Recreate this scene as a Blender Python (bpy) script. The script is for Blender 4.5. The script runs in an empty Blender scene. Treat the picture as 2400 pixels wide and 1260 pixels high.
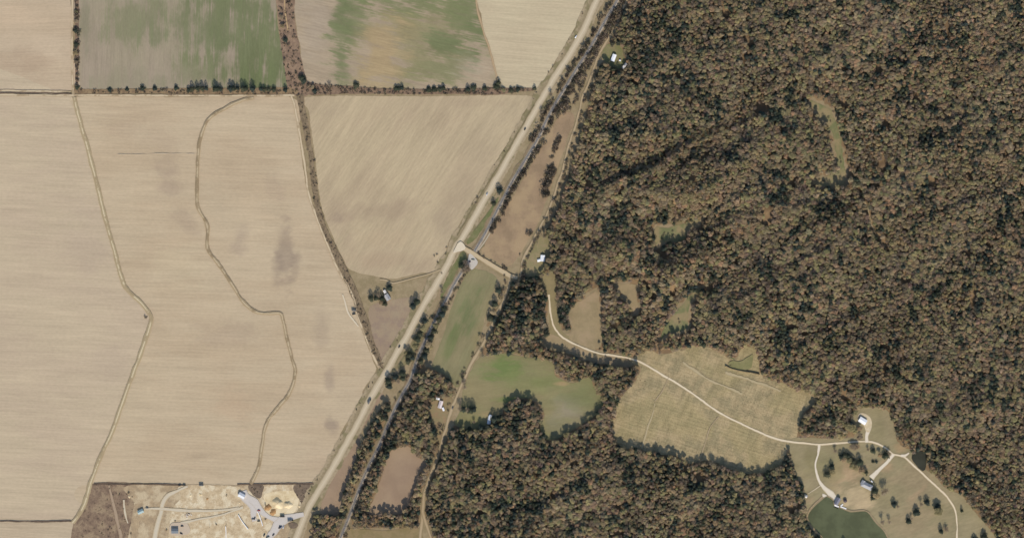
import bpy, bmesh, math, random
import numpy as np
from mathutils import Vector, Matrix
from mathutils.geometry import tessellate_polygon

random.seed(7)
RNG = np.random.default_rng(11)
SC = bpy.context.scene
COL = SC.collection
S = 0.7                                   # metres of ground per map unit
def X(px): return (px - 1200.0) * S
def Y(py): return (630.0 - py) * S

# ------------------------------------------------------------------ camera
cam = bpy.data.cameras.new('camera')
cam_ob = bpy.data.objects.new('camera', cam)
COL.objects.link(cam_ob)
CAM_H = 4500.0
cam.sensor_width = 36.0
cam.lens = 36.0 * CAM_H / (2400 * S)
cam.clip_start = 10.0
cam.clip_end = 30000.0
cam_ob.location = (0, 0, CAM_H)
cam_ob.rotation_euler = (0, 0, 0)
SC.camera = cam_ob

# ------------------------------------------------------------------ light
SUN_EL = math.radians(37.0)
SUN_AZ = math.radians(172.0)              # clockwise from north (image up)
world = bpy.data.worlds.new('World')
SC.world = world
world.use_nodes = True
wt = world.node_tree
bg = wt.nodes['Background']
sky = wt.nodes.new('ShaderNodeTexSky')
sky.sky_type = 'NISHITA'
sky.sun_disc = False
sky.sun_elevation = SUN_EL
sky.sun_rotation = SUN_AZ
sky.altitude = 100
sky.air_density = 1.0
sky.dust_density = 1.0
sky.ozone_density = 2.0
wt.links.new(sky.outputs[0], bg.inputs[0])
bg.inputs[1].default_value = 0.135
sun = bpy.data.lights.new('sun', 'SUN')
sun.energy = 3.5
sun.angle = math.radians(0.53)
sun.color = (1.0, 0.935, 0.83)
sun_ob = bpy.data.objects.new('sun', sun)
COL.objects.link(sun_ob)
sdir = Vector((math.sin(SUN_AZ) * math.cos(SUN_EL), math.cos(SUN_AZ) * math.cos(SUN_EL), math.sin(SUN_EL)))
sun_ob.rotation_euler = sdir.to_track_quat('Z', 'Y').to_euler()
sun_ob.location = sdir * 3000
SC.view_settings.view_transform = 'Standard'
SC.view_settings.look = 'None'
SC.view_settings.exposure = 0.30
SC.view_settings.gamma = 1.0
SC.view_settings.use_curve_mapping = False

# ------------------------------------------------------------------ node helper
class NB:
    def __init__(self, name, rough=0.95, spec=0.1):
        self.m = bpy.data.materials.new(name)
        self.m.use_nodes = True
        self.t = self.m.node_tree
        self.b = self.t.nodes['Principled BSDF']
        self.b.inputs['Roughness'].default_value = rough
        self.b.inputs['Specular IOR Level'].default_value = spec
        g = self.t.nodes.new('ShaderNodeNewGeometry')
        self.P = g.outputs['Position']
    def link(self, a, b): self.t.links.new(a, b)
    def put(self, sock, v):
        if isinstance(v, bpy.types.NodeSocket): self.link(v, sock)
        else: sock.default_value = v
    def math(self, op, a, b=0.0, c=None, clamp=False):
        n = self.t.nodes.new('ShaderNodeMath'); n.operation = op; n.use_clamp = clamp
        self.put(n.inputs[0], a); self.put(n.inputs[1], b)
        if c is not None: self.put(n.inputs[2], c)
        return n.outputs[0]
    def vmath(self, op, a, b=None):
        n = self.t.nodes.new('ShaderNodeVectorMath'); n.operation = op
        self.put(n.inputs[0], a)
        if b is not None: self.put(n.inputs[1], b)
        return n.outputs['Value'] if op in ('LENGTH', 'DOT_PRODUCT') else n.outputs[0]
    def map(self, v, loc=(0, 0, 0), ang=0.0, scale=(1, 1, 1), typ='TEXTURE'):
        n = self.t.nodes.new('ShaderNodeMapping'); n.vector_type = typ
        self.link(v, n.inputs[0])
        n.inputs['Location'].default_value = loc
        n.inputs['Rotation'].default_value = (0, 0, ang)
        n.inputs['Scale'].default_value = scale
        return n.outputs[0]
    def noise(self, v, scale=1.0, detail=2.0, rough=0.5, dist=0.0):
        n = self.t.nodes.new('ShaderNodeTexNoise'); n.noise_dimensions = '2D'
        self.link(v, n.inputs['Vector'])
        n.inputs['Scale'].default_value = scale
        n.inputs['Detail'].default_value = detail
        n.inputs['Roughness'].default_value = rough
        n.inputs['Distortion'].default_value = dist
        return n.outputs[0]
    def sm(self, v, a, b, lo=0.0, hi=1.0):
        n = self.t.nodes.new('ShaderNodeMapRange'); n.interpolation_type = 'SMOOTHSTEP'
        self.put(n.inputs[0], v)
        n.inputs[1].default_value = a; n.inputs[2].default_value = b
        n.inputs[3].default_value = lo; n.inputs[4].default_value = hi
        return n.outputs[0]
    def mix(self, f, a, b, mode='MIX'):
        n = self.t.nodes.new('ShaderNodeMix'); n.data_type = 'RGBA'; n.blend_type = mode
        self.put(n.inputs[0], f)
        for i, v in ((6, a), (7, b)):
            if isinstance(v, bpy.types.NodeSocket): self.link(v, n.inputs[i])
            else: n.inputs[i].default_value = (*v[:3], 1.0)
        return n.outputs[2]
    def scale(self, col, f):
        n = self.t.nodes.new('ShaderNodeVectorMath'); n.operation = 'SCALE'
        if isinstance(col, bpy.types.NodeSocket): self.link(col, n.inputs[0])
        else: n.inputs[0].default_value = col[:3]
        self.put(n.inputs[3], f)
        return n.outputs[0]
    def attr(self, name, typ='GEOMETRY'):
        n = self.t.nodes.new('ShaderNodeAttribute'); n.attribute_type = typ; n.attribute_name = name
        return n
    def uv(self):
        n = self.t.nodes.new('ShaderNodeUVMap'); n.uv_map = 'UVMap'
        s = self.t.nodes.new('ShaderNodeSeparateXYZ'); self.link(n.outputs[0], s.inputs[0])
        return s.outputs[0], s.outputs[1], n.outputs[0]
    def done(self, col):
        self.put(self.b.inputs['Base Color'], col if isinstance(col, bpy.types.NodeSocket) else (*col[:3], 1))
        return self.m
    def bump(self, h, strength=0.5, dist=0.2):
        n = self.t.nodes.new('ShaderNodeBump'); n.inputs['Strength'].default_value = strength
        n.inputs['Distance'].default_value = dist
        self.put(n.inputs['Height'], h); self.link(n.outputs[0], self.b.inputs['Normal'])

def lin(r, g, b):
    f = lambda c: (c / 255 / 12.92) if c / 255 <= 0.04045 else ((c / 255 + 0.055) / 1.055) ** 2.4
    return (f(r), f(g), f(b))
ALB = 1.0
def alb(r, g, b, k=None):
    """albedo of a surface that shows as this sRGB colour on level sunlit ground"""
    k = K_SUN if k is None else k
    return tuple(min(0.9, c * k * w) for c, w in zip(lin(r, g, b), (.95, .925, .895)))
K_SUN = 0.86

def field_mat(name, base, second=None, ang=0.0, a_fine=0.16, a_med=0.12, a_big=0.12, W=1.7, L=70, patches=(),
              second_amt=0.5, grain=0.10, weave=None, soft=1.0):
    """ploughed or sown soil: streaks along the rows, soft damp patches, grain; patches = (x, y, rx, ry, degrees, colour, amount, streaky)"""
    q = NB(name)
    a = math.radians(ang)
    p_row = q.map(q.P, ang=a, scale=(L, W, 1))
    n1 = q.noise(p_row, 1.0, 3.0, 0.55)
    p_med = q.map(q.P, loc=(31, 17, 0), ang=a, scale=(L * 2.2, W * 4.2, 1))
    n2 = q.noise(p_med, 1.0, 3.0, 0.55)
    n3 = q.noise(q.P, 1 / 90.0, 4.0, 0.55)
    n4 = q.noise(q.map(q.P, ang=a, scale=(6, 2.5, 1)), 1.0, 2.0, 0.6)
    v = q.math('ADD', q.math('MULTIPLY', q.math('SUBTRACT', n1, 0.5), a_fine * 3.6),
               q.math('MULTIPLY', q.math('SUBTRACT', n2, 0.5), a_med * 3.2))
    v = q.math('ADD', v, q.math('MULTIPLY', q.math('SUBTRACT', n3, 0.5), a_big * 2.0))
    v = q.math('ADD', v, q.math('MULTIPLY', q.math('SUBTRACT', n4, 0.5), grain * 2.0))
    if weave:
        wa, ww, wl, wamt = weave
        nw = q.noise(q.map(q.P, loc=(5, 9, 0), ang=math.radians(wa), scale=(wl, ww, 1)), 1.0, 2.0, 0.5)
        v = q.math('ADD', v, q.math('MULTIPLY', q.math('SUBTRACT', nw, 0.5), wamt * 2.0))
    v = q.math('ADD', v, 1.0)
    col = base
    if second is not None:
        nb = q.noise(q.map(q.P, loc=(400, 120, 0), ang=a, scale=(3, 1, 1)), 1 / 60.0, 5.0, 0.6)
        col = q.mix(q.sm(nb, 0.36, 0.66, 0.0, second_amt), base, second)
    if patches:
        nd = q.noise(q.map(q.P, ang=a, scale=(1.8, 1, 1)), 1 / 28.0, 4.0, 0.6)
        nd = q.math('MULTIPLY', q.math('SUBTRACT', nd, 0.5), 2.2)
    for (cx, cy, rx, ry, deg, pc, amt, stk) in patches:
        d = q.map(q.P, loc=(X(cx), Y(cy), 0), ang=math.radians(deg), scale=(rx * S, ry * S, 1e6))
        d = q.math('ADD', q.vmath('LENGTH', d), nd)
        if stk:
            d = q.math('ADD', d, q.math('MULTIPLY', q.math('SUBTRACT', q.math('ADD', n1, n2), 1.0), -stk * 3.2))
        col = q.mix(q.sm(d, 0.25, 1.15, amt * soft, 0.0), col, pc)
    q.bump(n1, 0.25, 0.25)
    return q.done(q.scale(col, v))

def ground_mat(name, base, second, third=None, sc=14.0, amt=0.7, grain=0.2, ang=0, aniso=1.0, thr=(0.42, 0.62)):
    q = NB(name)
    p = q.map(q.P, ang=math.radians(ang), scale=(aniso, 1, 1))
    n1 = q.noise(p, 1 / sc, 5.0, 0.65)
    n2 = q.noise(p, 1 / 1.7, 3.0, 0.6)
    n3 = q.noise(q.map(q.P, loc=(90, 50, 0)), 1 / (sc * 2.3), 4.0, 0.6)
    col = q.mix(q.sm(n1, *thr, 0, amt), base, second)
    if third is not None: col = q.mix(q.sm(n3, 0.45, 0.65, 0, amt), col, third)
    v = q.math('ADD', 1.0, q.math('MULTIPLY', q.math('SUBTRACT', n2, 0.5), grain * 2))
    v = q.math('ADD', v, q.math('MULTIPLY', q.math('SUBTRACT', n3, 0.5), 0.25))
    q.bump(n2, 0.3, 0.2)
    return q.done(q.scale(col, v))

def flat_mat(name, col, rough=0.8, spec=0.3, grain=0.08, sc=1.0, metallic=0.0):
    q = NB(name, rough, spec)
    n = q.noise(q.P, 1 / sc, 3.0, 0.6)
    q.b.inputs['Metallic'].default_value = metallic
    return q.done(q.scale(col, q.math('ADD', 1.0 - grain, q.math('MULTIPLY', n, grain * 2))))

# ------------------------------------------------------------------ object helpers
def link(o, parent=None):
    COL.objects.link(o)
    if parent is not None: o.parent = parent
    return o
def mesh_obj(name, verts, faces, mats, parent=None, mat_idx=None):
    me = bpy.data.meshes.new(name)
    me.from_pydata([tuple(v) for v in verts], [], [tuple(f) for f in faces])
    if not isinstance(mats, (list, tuple)): mats = [mats]
    for m in mats: me.materials.append(m)
    if mat_idx: me.polygons.foreach_set('material_index', mat_idx)
    me.update()
    return link(bpy.data.objects.new(name, me), parent)
def struct(o, label=None, kind='structure'):
    o['kind'] = kind
    if label: o['label'] = label
    return o
def tag(o, label, cat, group=None):
    o['label'] = label; o['category'] = cat
    if group: o['group'] = group
    return o
def empty(name, loc, rz=0.0):
    o = bpy.data.objects.new(name, None); o.empty_display_size = 1.0
    o.location = loc; o.rotation_euler = (0, 0, rz)
    return link(o)
def catmull(pts, step=3.0, closed=False):
    P = np.array(pts, float)
    n = len(P); out = []
    for i in range(n if closed else n - 1):
        if closed: p0, p1, p2, p3 = P[i - 1], P[i], P[(i + 1) % n], P[(i + 2) % n]
        else: p0, p1, p2, p3 = P[max(i - 1, 0)], P[i], P[i + 1], P[min(i + 2, n - 1)]
        k = max(1, int(np.hypot(*(p2 - p1)[:2]) / step))
        for t in np.arange(k) / k:
            out.append(0.5 * ((2 * p1) + (-p0 + p2) * t + (2 * p0 - 5 * p1 + 4 * p2 - p3) * t * t + (-p0 + 3 * p1 - 3 * p2 + p3) * t ** 3))
    if not closed: out.append(P[-1])
    return np.array(out)
_jit = np.random.default_rng(5)
def wob(n, amp, k=5):
    r = _jit.normal(0, 1, n + 2 * k)
    r = np.convolve(r, np.ones(k) / k, 'same')[k:k + n] * math.sqrt(k)
    return r * amp
ZL = [0.06]
def layer(z):
    """every sheet of ground lies 1 cm above the one laid before it (z >= 1: raised on purpose)"""
    ZL[0] += 0.01
    return z if z >= 0.9 else ZL[0]
def poly_sheet(name, pts, z, mat, smooth=True, rough=1.0, step=4.0, label=None):
    """a thin sheet of ground with this outline (map units), slightly uneven edge"""
    z = layer(z)
    P = catmull(pts, step, True) if smooth else np.array(pts, float)
    if rough: P = P + np.stack([wob(len(P), rough * 0.5, 3), wob(len(P), rough * 0.5, 3)], 1)
    V = [(X(a), Y(b), z) for a, b in P]
    tris = tessellate_polygon([[Vector(v) for v in V]])
    F = []
    for t in tris:
        a, b, c = (Vector(V[i]) for i in t)
        if (b - a).cross(c - a).z < 0: t = (t[0], t[2], t[1])
        F.append(t)
    return struct(mesh_obj(name, V, F, mat), label)
def ribbon(name, pts, w, z, mat, rough=0.6, step=4.0, prof=None, parent=None, kind='structure', label=None, offset=0.0):
    """a strip along a line (map units); prof = [(u in -1..1, height m), ...] gives it a cross-section"""
    z = layer(z)
    P = catmull([p[:2] for p in pts], step)
    n = len(P)
    if len(pts[0]) > 2:
        # widths interpolated along arc length
        src = np.array([p[:2] for p in pts], float); d = np.r_[0, np.cumsum(np.hypot(*np.diff(src, axis=0).T))]
        dd = np.r_[0, np.cumsum(np.hypot(*np.diff(P, axis=0).T))]
        W = np.interp(dd / dd[-1], d / d[-1], [p[2] for p in pts])
    else: W = np.full(n, float(w))
    T = np.gradient(P, axis=0); T /= np.maximum(np.hypot(T[:, 0], T[:, 1]), 1e-6)[:, None]
    Nn = np.stack([-T[:, 1], T[:, 0]], 1)
    prof = prof or [(-1, 0), (1, 0)]
    m = len(prof)
    jl, jr = wob(n, rough * 0.5), wob(n, rough * 0.5)
    V, UV, F = [], [], []
    arc = np.r_[0, np.cumsum(np.hypot(*np.diff(P, axis=0).T))] * S
    for i in range(n):
        for (u, hh) in prof:
            off = u * W[i] / 2 + offset + (jl[i] if u < 0 else jr[i]) * abs(u)
            c = P[i] + Nn[i] * off
            V.append((X(c[0]), Y(c[1]), z + hh)); UV.append((u, arc[i]))
    for i in range(n - 1):
        for k in range(m - 1):
            a = i * m + k
            F.append((a, a + 1, a + m + 1, a + m))
    # face up
    f = F[0]; a, b, c = (Vector(V[j]) for j in f[:3])
    if (b - a).cross(c - a).z < 0: F = [tuple(reversed(f)) for f in F]
    o = mesh_obj(name, V, F, mat, parent)
    uvl = o.data.uv_layers.new(name='UVMap')
    li = np.empty(len(o.data.loops), np.int32); o.data.loops.foreach_get('vertex_index', li)
    uvl.data.foreach_set('uv', np.array(UV, np.float32)[li].ravel())
    if kind: struct(o, label, kind)
    return o

# ------------------------------------------------------------------ map raster (2 map units per cell, with a margin)
RX0, RY0, RSTEP = -160, -120, 2
RW, RH = (2400 + 320) // RSTEP, (1260 + 240) // RSTEP
gx, gy = np.meshgrid(RX0 + (np.arange(RW) + 0.5) * RSTEP, RY0 + (np.arange(RH) + 0.5) * RSTEP)
def inside(pts, x, y):
    P = np.array(pts, float); r = np.zeros(x.shape, bool)
    for i in range(len(P)):
        (x1, y1), (x2, y2) = P[i - 1], P[i]
        if y1 == y2: continue
        c = ((y1 > y) != (y2 > y)) & (x < (x2 - x1) * (y - y1) / (y2 - y1) + x1)
        r ^= c
    return r
def near_line(pts, x, y, w):
    P = np.array(pts, float)[:, :2]; r = np.zeros(x.shape, bool)
    for a, b in zip(P[:-1], P[1:]):
        d = b - a; L2 = (d ** 2).sum()
        t = np.clip(((x - a[0]) * d[0] + (y - a[1]) * d[1]) / L2, 0, 1)
        r |= (x - a[0] - t * d[0]) ** 2 + (y - a[1] - t * d[1]) ** 2 < (w / 2) ** 2
    return r
def vnoise(x, y, seed):
    """smooth value noise, unit cells, 0..1"""
    xi, yi = np.floor(x).astype(np.int64), np.floor(y).astype(np.int64)
    fx, fy = x - xi, y - yi
    fx, fy = fx ** 3 * (fx * (fx * 6 - 15) + 10), fy ** 3 * (fy * (fy * 6 - 15) + 10)
    def h(a, b):
        n = (a * 374761393 + b * 668265263 + seed * 974711) & 0x7fffffff
        n = ((n ^ (n >> 13)) * 1274126177) & 0x7fffffff
        return ((n ^ (n >> 16)) & 0xffff) / 65535.0
    return (h(xi, yi) * (1 - fx) + h(xi + 1, yi) * fx) * (1 - fy) + (h(xi, yi + 1) * (1 - fx) + h(xi + 1, yi + 1) * fx) * fy
# ------------------------------------------------------------------ the map: outlines and lines in map units (x right, y down)
HWY = [(1440, -80), (1399, 0), (1357, 92), (1287, 203), (1230, 303), (1166, 415), (1096, 537), (1066, 585), (1046, 625), (1018, 674), (990, 720),
       (963, 771), (934, 820), (897, 885), (866, 938), (834, 1000), (805, 1051), (776, 1102), (746, 1150), (722, 1192), (706, 1230), (694, 1262), (664, 1345)]
RAIL = [(1483, -80), (1447, 0), (1425, 38), (1390, 100), (1337, 185), (1292, 260), (1255, 335), (1204, 420), (1171, 482), (1141, 540), (1116, 583),
        (1090, 625), (1066, 664), (1046, 702), (1028, 735), (1005, 781), (979, 838), (961, 892), (938, 932), (911, 990), (890, 1040), (864, 1092),
        (840, 1150), (822, 1200), (798, 1260), (764, 1345)]
FRONT_N = [(1482, -40), (1467, 5), (1443, 60), (1420, 100), (1404, 130), (1390, 165), (1376, 203), (1362, 238), (1352, 285), (1335, 335), (1318, 400),
           (1309, 425), (1288, 487), (1267, 530), (1244, 573), (1226, 607), (1221, 636), (1219, 650)]
CROSS = [(1070, 574), (1090, 583), (1112, 596), (1150, 620), (1180, 637), (1196, 646), (1213, 651)]
FRONT_S = [(1194, 645), (1192, 672), (1180, 705), (1166, 735), (1147, 775), (1130, 810), (1112, 838), (1100, 862), (1090, 885), (1080, 907), (1070, 930),
           (1059, 957), (1047, 997), (1034, 1040), (1022, 1080), (1010, 1110), (996, 1150), (991, 1185), (990, 1212)]
FORK_A = [(990, 1200, 9), (989, 1225, 8), (984, 1262, 7), (975, 1330, 7)]
FORK_B = [(991, 1200, 9), (999, 1230, 8), (1010, 1262, 8), (1025, 1330, 8)]
GRAVEL = [(1286, 690), (1289, 715), (1292, 740), (1300, 768), (1316, 788), (1340, 803), (1373, 817), (1405, 828), (1440, 833), (1477, 840), (1507, 851),
          (1553, 878), (1600, 906), (1647, 939), (1687, 967), (1733, 990), (1773, 1009), (1800, 1021), (1827, 1030), (1853, 1034), (1887, 1038),
          (1920, 1041), (1967, 1038), (2007, 1034), (2033, 1034), (2057, 1039), (2077, 1050), (2093, 1063), (2106, 1066), (2120, 1070), (2137, 1086), (2167, 1113),
          (2193, 1138), (2217, 1161), (2233, 1184), (2241, 1208), (2243, 1262), (2243, 1340)]
DRIVE_BARN = [(2032, 1036, 9), (2031, 1022, 7), (2034, 1010, 10), (2037, 1000, 12), (2036, 994, 15)]
DRIVE_LAKE = [(1920, 1041, 7), (1917, 1062, 5), (1911, 1090, 5), (1917, 1120, 6), (1928, 1138, 8), (1938, 1148, 11), (1947, 1156, 15), (1954, 1164, 13), (1960, 1171, 9)]
DRIVE_HOUSE = [(2094, 1064, 9), (2078, 1083, 8), (2062, 1098, 9), (2048, 1112, 11), (2042, 1119, 14)]
DRIVE_POND = [(2112, 1067, 7), (2122, 1066, 6), (2130, 1060, 4)]
TRACK_SHED = [(1922, 1137), (1908, 1147), (1894, 1156)]
PATH_LAKE = [(1929, 1163), (1912, 1177), (1898, 1193), (1892, 1213), (1896, 1229), (1905, 1240), (1909, 1252)]
FARM_LANE = [(1034, 632, 5), (1010, 641, 4), (975, 650, 4), (940, 660, 5), (920, 663, 6), (905, 657, 6), (890, 655, 4)]
WTRACK = [(171, -90), (169, 60), (169, 150), (171, 210), (174, 236)]
HTRACK = [(-170, 224), (0, 223), (100, 223.5), (180, 223.5), (300, 224), (420, 224.5), (560, 225), (690, 224)]
HTRACK2 = [(-170, 212), (0, 212.5), (100, 214), (166, 215)]
L1 = [(174, 228), (183, 268), (197, 317), (213, 377), (226, 425), (248, 517), (267, 583), (284, 647), (300, 680), (331, 709), (350, 735), (353, 757),
      (337, 807), (321, 850), (289, 937), (267, 1000), (240, 1060), (214, 1127), (197, 1183), (170, 1224)]
L2 = [(595, 229), (562, 237), (527, 254), (491, 277), (474, 310), (466, 345), (463, 395), (462, 440), (464, 485), (486, 530), (487, 583), (513, 620),
      (547, 670), (568, 704), (597, 729), (630, 734), (657, 734), (664, 752), (673, 793), (684, 838), (692, 873), (680, 917), (653, 953), (624, 993),
      (615, 1040), (607, 1090), (599, 1113), (588, 1134)]
DITCH = [(703, 222, 17), (712, 276, 17), (723, 330, 14), (730, 370, 13), (735, 420, 12), (745, 490, 13), (758, 530, 13), (773, 563, 14), (791, 600, 16),
         (806, 633, 18), (820, 662, 19), (836, 700, 20), (848, 735, 20), (862, 772, 19), (871, 803, 16), (883, 830, 12), (896, 862, 8)]
DITCHTRACK = [(683, 226), (691, 250), (703, 317), (713, 377), (721, 440), (733, 487), (750, 530), (771, 583), (795, 637), (824, 687), (838, 735), (850, 772), (862, 803), (876, 836), (890, 862)]
SIDETRACK = [(803, 690, 3), (808, 705, 4), (811, 718, 5), (817, 735, 5), (830, 752, 4), (840, 765, 3)]
BRUSH_V = [(646, -60), (651, 40), (660, 115), (668, 170), (674, 205), (688, 222), (722, 222), (720, 192), (712, 165), (701, 105), (692, 50), (685, -60)]
HEDGE_E = [(716, 194), (760, 199), (830, 203), (905, 208), (1000, 209), (1100, 208), (1160, 205), (1210, 207), (1255, 206), (1255, 212), (1210, 216), (1160, 222), (1080, 221), (960, 221), (830, 220), (716, 221)]
HEDGE_W = [(177, 196), (184, 205), (200, 209), (290, 209), (380, 208), (450, 207), (560, 207), (680, 206), (690, 222), (560, 221), (420, 220), (280, 219), (178, 220)]
HEDGE_N = [(176, -60), (184, -60), (185, 100), (184, 160), (183, 204), (178, 204), (176, 100)]
F_NW = [(-170, -130), (168, -130), (166, 100), (168, 211), (-170, 209)]
F_GREEN1 = [(187, -130), (645, -130), (648, 20), (656, 90), (665, 150), (672, 204), (560, 206), (400, 207), (250, 208), (190, 206), (186, 100)]
F_GREEN2 = [(688, -130), (1118, -130), (1115, 0), (1126, 58), (1147, 122), (1165, 190), (1160, 205), (1090, 207), (960, 208), (830, 202), (718, 192), (704, 110), (692, 40)]
F_NE = [(1121, -130), (1440, -130), (1402, -30), (1340, 78), (1300, 145), (1264, 204), (1212, 206), (1168, 200), (1152, 125), (1130, 50)]
F_A = [(-170, 227), (170, 227), (182, 268), (213, 377), (248, 517), (284, 647), (331, 709), (352, 747), (337, 807), (289, 937), (240, 1060), (197, 1183), (172, 1220), (-170, 1220)]
F_A2 = [(-170, 1223), (168, 1223), (172, 1240), (174, 1390), (-170, 1390)]
F_B = [(180, 227), (430, 228), (684, 229), (700, 315), (718, 440), (747, 528), (794, 640), (823, 690), (848, 775), (872, 838), (880, 870),
       (850, 915), (848, 935), (800, 1010), (737, 1131), (222, 1131), (198, 1180), (240, 1060), (289, 937), (321, 850), (337, 807), (352, 747), (331, 709), (284, 647), (248, 517), (213, 377), (182, 268)]
F_D = [(722, 227), (1000, 226), (1240, 225), (1228, 262), (1200, 318), (1150, 400), (1085, 512), (1050, 570), (1032, 632), (985, 640), (920, 652), (868, 645), (822, 632), (800, 598), (770, 530), (752, 475), (742, 400), (732, 320), (724, 260)]
F_PLOT = [(866, 722), (905, 705), (985, 697), (970, 740), (938, 790), (906, 838), (896, 848), (880, 810), (868, 765)]
F_TRI = [(1322, 262), (1343, 268), (1345, 288), (1330, 322), (1318, 362), (1298, 420), (1280, 470), (1258, 528), (1232, 575), (1215, 600), (1190, 624), (1160, 611), (1128, 588), (1150, 542), (1192, 478), (1232, 410), (1268, 345), (1298, 290)]
F_GREEN3 = [(1102, 630), (1150, 640), (1164, 656), (1152, 695), (1138, 740), (1126, 785), (1108, 832), (1086, 893), (1068, 906), (1050, 882), (1014, 862), (1022, 830), (1040, 782), (1058, 722), (1078, 670)]
F_GREEN4 = [(1118, 842), (1140, 832), (1180, 827), (1230, 836), (1296, 848), (1302, 880), (1340, 896), (1380, 884), (1394, 910), (1414, 942), (1394, 975), (1350, 1002), (1312, 1024),
            (1282, 1030), (1266, 1002), (1276, 970), (1262, 942), (1235, 932), (1202, 936), (1180, 952), (1165, 985), (1140, 1000), (1104, 1006), (1066, 994), (1080, 955), (1084, 918), (1098, 880)]
F_PLANT = [(1482, 846), (1512, 822), (1560, 830), (1602, 816), (1648, 810), (1690, 826), (1718, 842), (1730, 832), (1744, 812), (1764, 812), (1774, 832), (1782, 872), (1800, 888), (1852, 906), (1912, 928), (1914, 942), (1886, 962),
           (1872, 1000), (1864, 1032), (1848, 1050), (1832, 1088), (1800, 1104), (1760, 1110), (1720, 1100), (1684, 1086), (1652, 1078), (1622, 1086), (1582, 1068), (1545, 1062), (1510, 1056), (1490, 1048), (1455, 1050), (1438, 1020), (1440, 980), (1456, 930), (1490, 892), (1502, 860)]
F_HOME = [(1850, 1030), (1884, 1024), (1950, 1026), (2004, 1024), (2008, 1005), (1994, 985), (2006, 962), (2030, 954), (2076, 958), (2096, 995), (2102, 1030), (2120, 1048), (2136, 1056), (2140, 1080), (2156, 1096), (2190, 1110), (2212, 1140),
          (2254, 1160), (2274, 1186), (2300, 1216), (2336, 1262), (2370, 1340), (1900, 1340), (1912, 1262), (1890, 1225), (1888, 1195), (1882, 1166), (1884, 1140), (1864, 1112), (1854, 1075)]
LAKE = [(1937, 1163), (1946, 1166), (1953, 1173), (1954, 1184), (1967, 1189), (1984, 1196), (1994, 1199), (2007, 1198), (2021, 1197), (2033, 1200), (2043, 1212), (2051, 1224), (2066, 1238), (2078, 1256), (2092, 1285), (2080, 1320), (2000, 1330),
        (1950, 1295), (1928, 1258), (1912, 1240), (1898, 1225), (1894, 1212), (1898, 1199), (1908, 1187), (1922, 1174), (1931, 1167)]
POND = [(2138, 1066), (2147, 1058), (2162, 1057), (2171, 1066), (2171, 1084), (2168, 1100), (2162, 1103), (2150, 1092), (2138, 1078)]
C1 = [(1366, 702), (1400, 681), (1404, 707), (1410, 747), (1409, 800), (1402, 814), (1380, 815), (1340, 799), (1320, 786), (1343, 772), (1341, 742), (1348, 714)]
COR = [(1264, 650), (1300, 640), (1303, 690), (1307, 718), (1310, 752), (1318, 776), (1334, 792), (1320, 815), (1290, 812), (1268, 804), (1286, 785), (1287, 740), (1283, 690)]
C2 = [(1440, 668), (1488, 666), (1492, 690), (1497, 737), (1484, 730), (1470, 698), (1452, 684)]
C3 = [(1644, 674), (1636, 690), (1618, 705), (1613, 752), (1607, 770), (1568, 781), (1548, 794), (1572, 745), (1600, 710), (1628, 682)]
C4 = [(1534, 534), (1565, 534), (1600, 524), (1642, 515), (1612, 540), (1606, 560), (1584, 568), (1542, 570), (1535, 580)]
C5 = [(1898, 236), (1940, 253), (1953, 267), (1965, 300), (1973, 340), (1979, 400), (1978, 432), (1940, 436), (1906, 430), (1944, 410), (1963, 414), (1960, 360), (1952, 320), (1938, 288), (1914, 262)]
C6 = [(1412, 112), (1452, 104), (1464, 142), (1466, 158), (1440, 160), (1416, 146)]
C7 = [(1222, 612), (1250, 562), (1286, 556), (1290, 600), (1262, 648), (1222, 650)]
C8 = [(1012, 938), (1040, 926), (1062, 936), (1056, 975), (1034, 1035), (1018, 1010), (1006, 966)]
C9 = [(1284, 782), (1330, 800), (1400, 826), (1412, 838), (1372, 834), (1330, 822), (1300, 824), (1264, 806)]
GRASS_S = [(806, 1238), (900, 1242), (983, 1240), (975, 1330), (775, 1330), (798, 1262)]
SCRUBLOT = [(218, 1134), (318, 1134), (316, 1180), (304, 1262), (300, 1340), (170, 1340), (172, 1226), (198, 1184)]
LOT = [(306, 1136), (560, 1135), (735, 1134), (716, 1176), (700, 1215), (684, 1262), (660, 1340), (296, 1340), (302, 1250), (314, 1180)]
SAND = [(425, 1138), (560, 1140), (598, 1160), (616, 1138), (696, 1137), (692, 1150), (704, 1172), (700, 1196), (660, 1206), (630, 1262), (610, 1340), (380, 1340), (394, 1262), (400, 1200), (424, 1165)]
SANDPIT = [(618, 1160), (640, 1152), (690, 1150), (700, 1172), (690, 1200), (664, 1206), (640, 1212), (616, 1200), (622, 1180)]
SCRUB_E = [(690, 1136), (735, 1136), (712, 1178), (706, 1190), (704, 1172), (694, 1160)]
SCRUB_M = [(584, 1134), (617, 1136), (616, 1152), (610, 1166), (600, 1164), (586, 1150)]
YARD_LANE = [(440, 1139, 5), (418, 1149, 8), (394, 1160, 10), (382, 1178, 10), (378, 1200, 10), (370, 1225, 12), (362, 1262, 12), (352, 1330, 12)]
YARD_CROSS = [(338, 1191, 4), (380, 1191, 7), (420, 1195, 9), (480, 1196, 6), (520, 1195, 5), (560, 1190, 7)]
YARD_DIAG = [(424, 1226, 8), (460, 1217, 5), (510, 1208, 4), (545, 1197, 5), (570, 1188, 8)]
DRIVE_A = [(568, 1150, 20), (574, 1164, 22), (588, 1176, 24), (596, 1190, 22), (594, 1206, 14), (597, 1220, 12)]
DRIVE_A2 = [(586, 1168, 16), (598, 1176, 18), (607, 1190, 16), (618, 1202, 12), (634, 1212, 10), (652, 1218, 16)]
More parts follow.
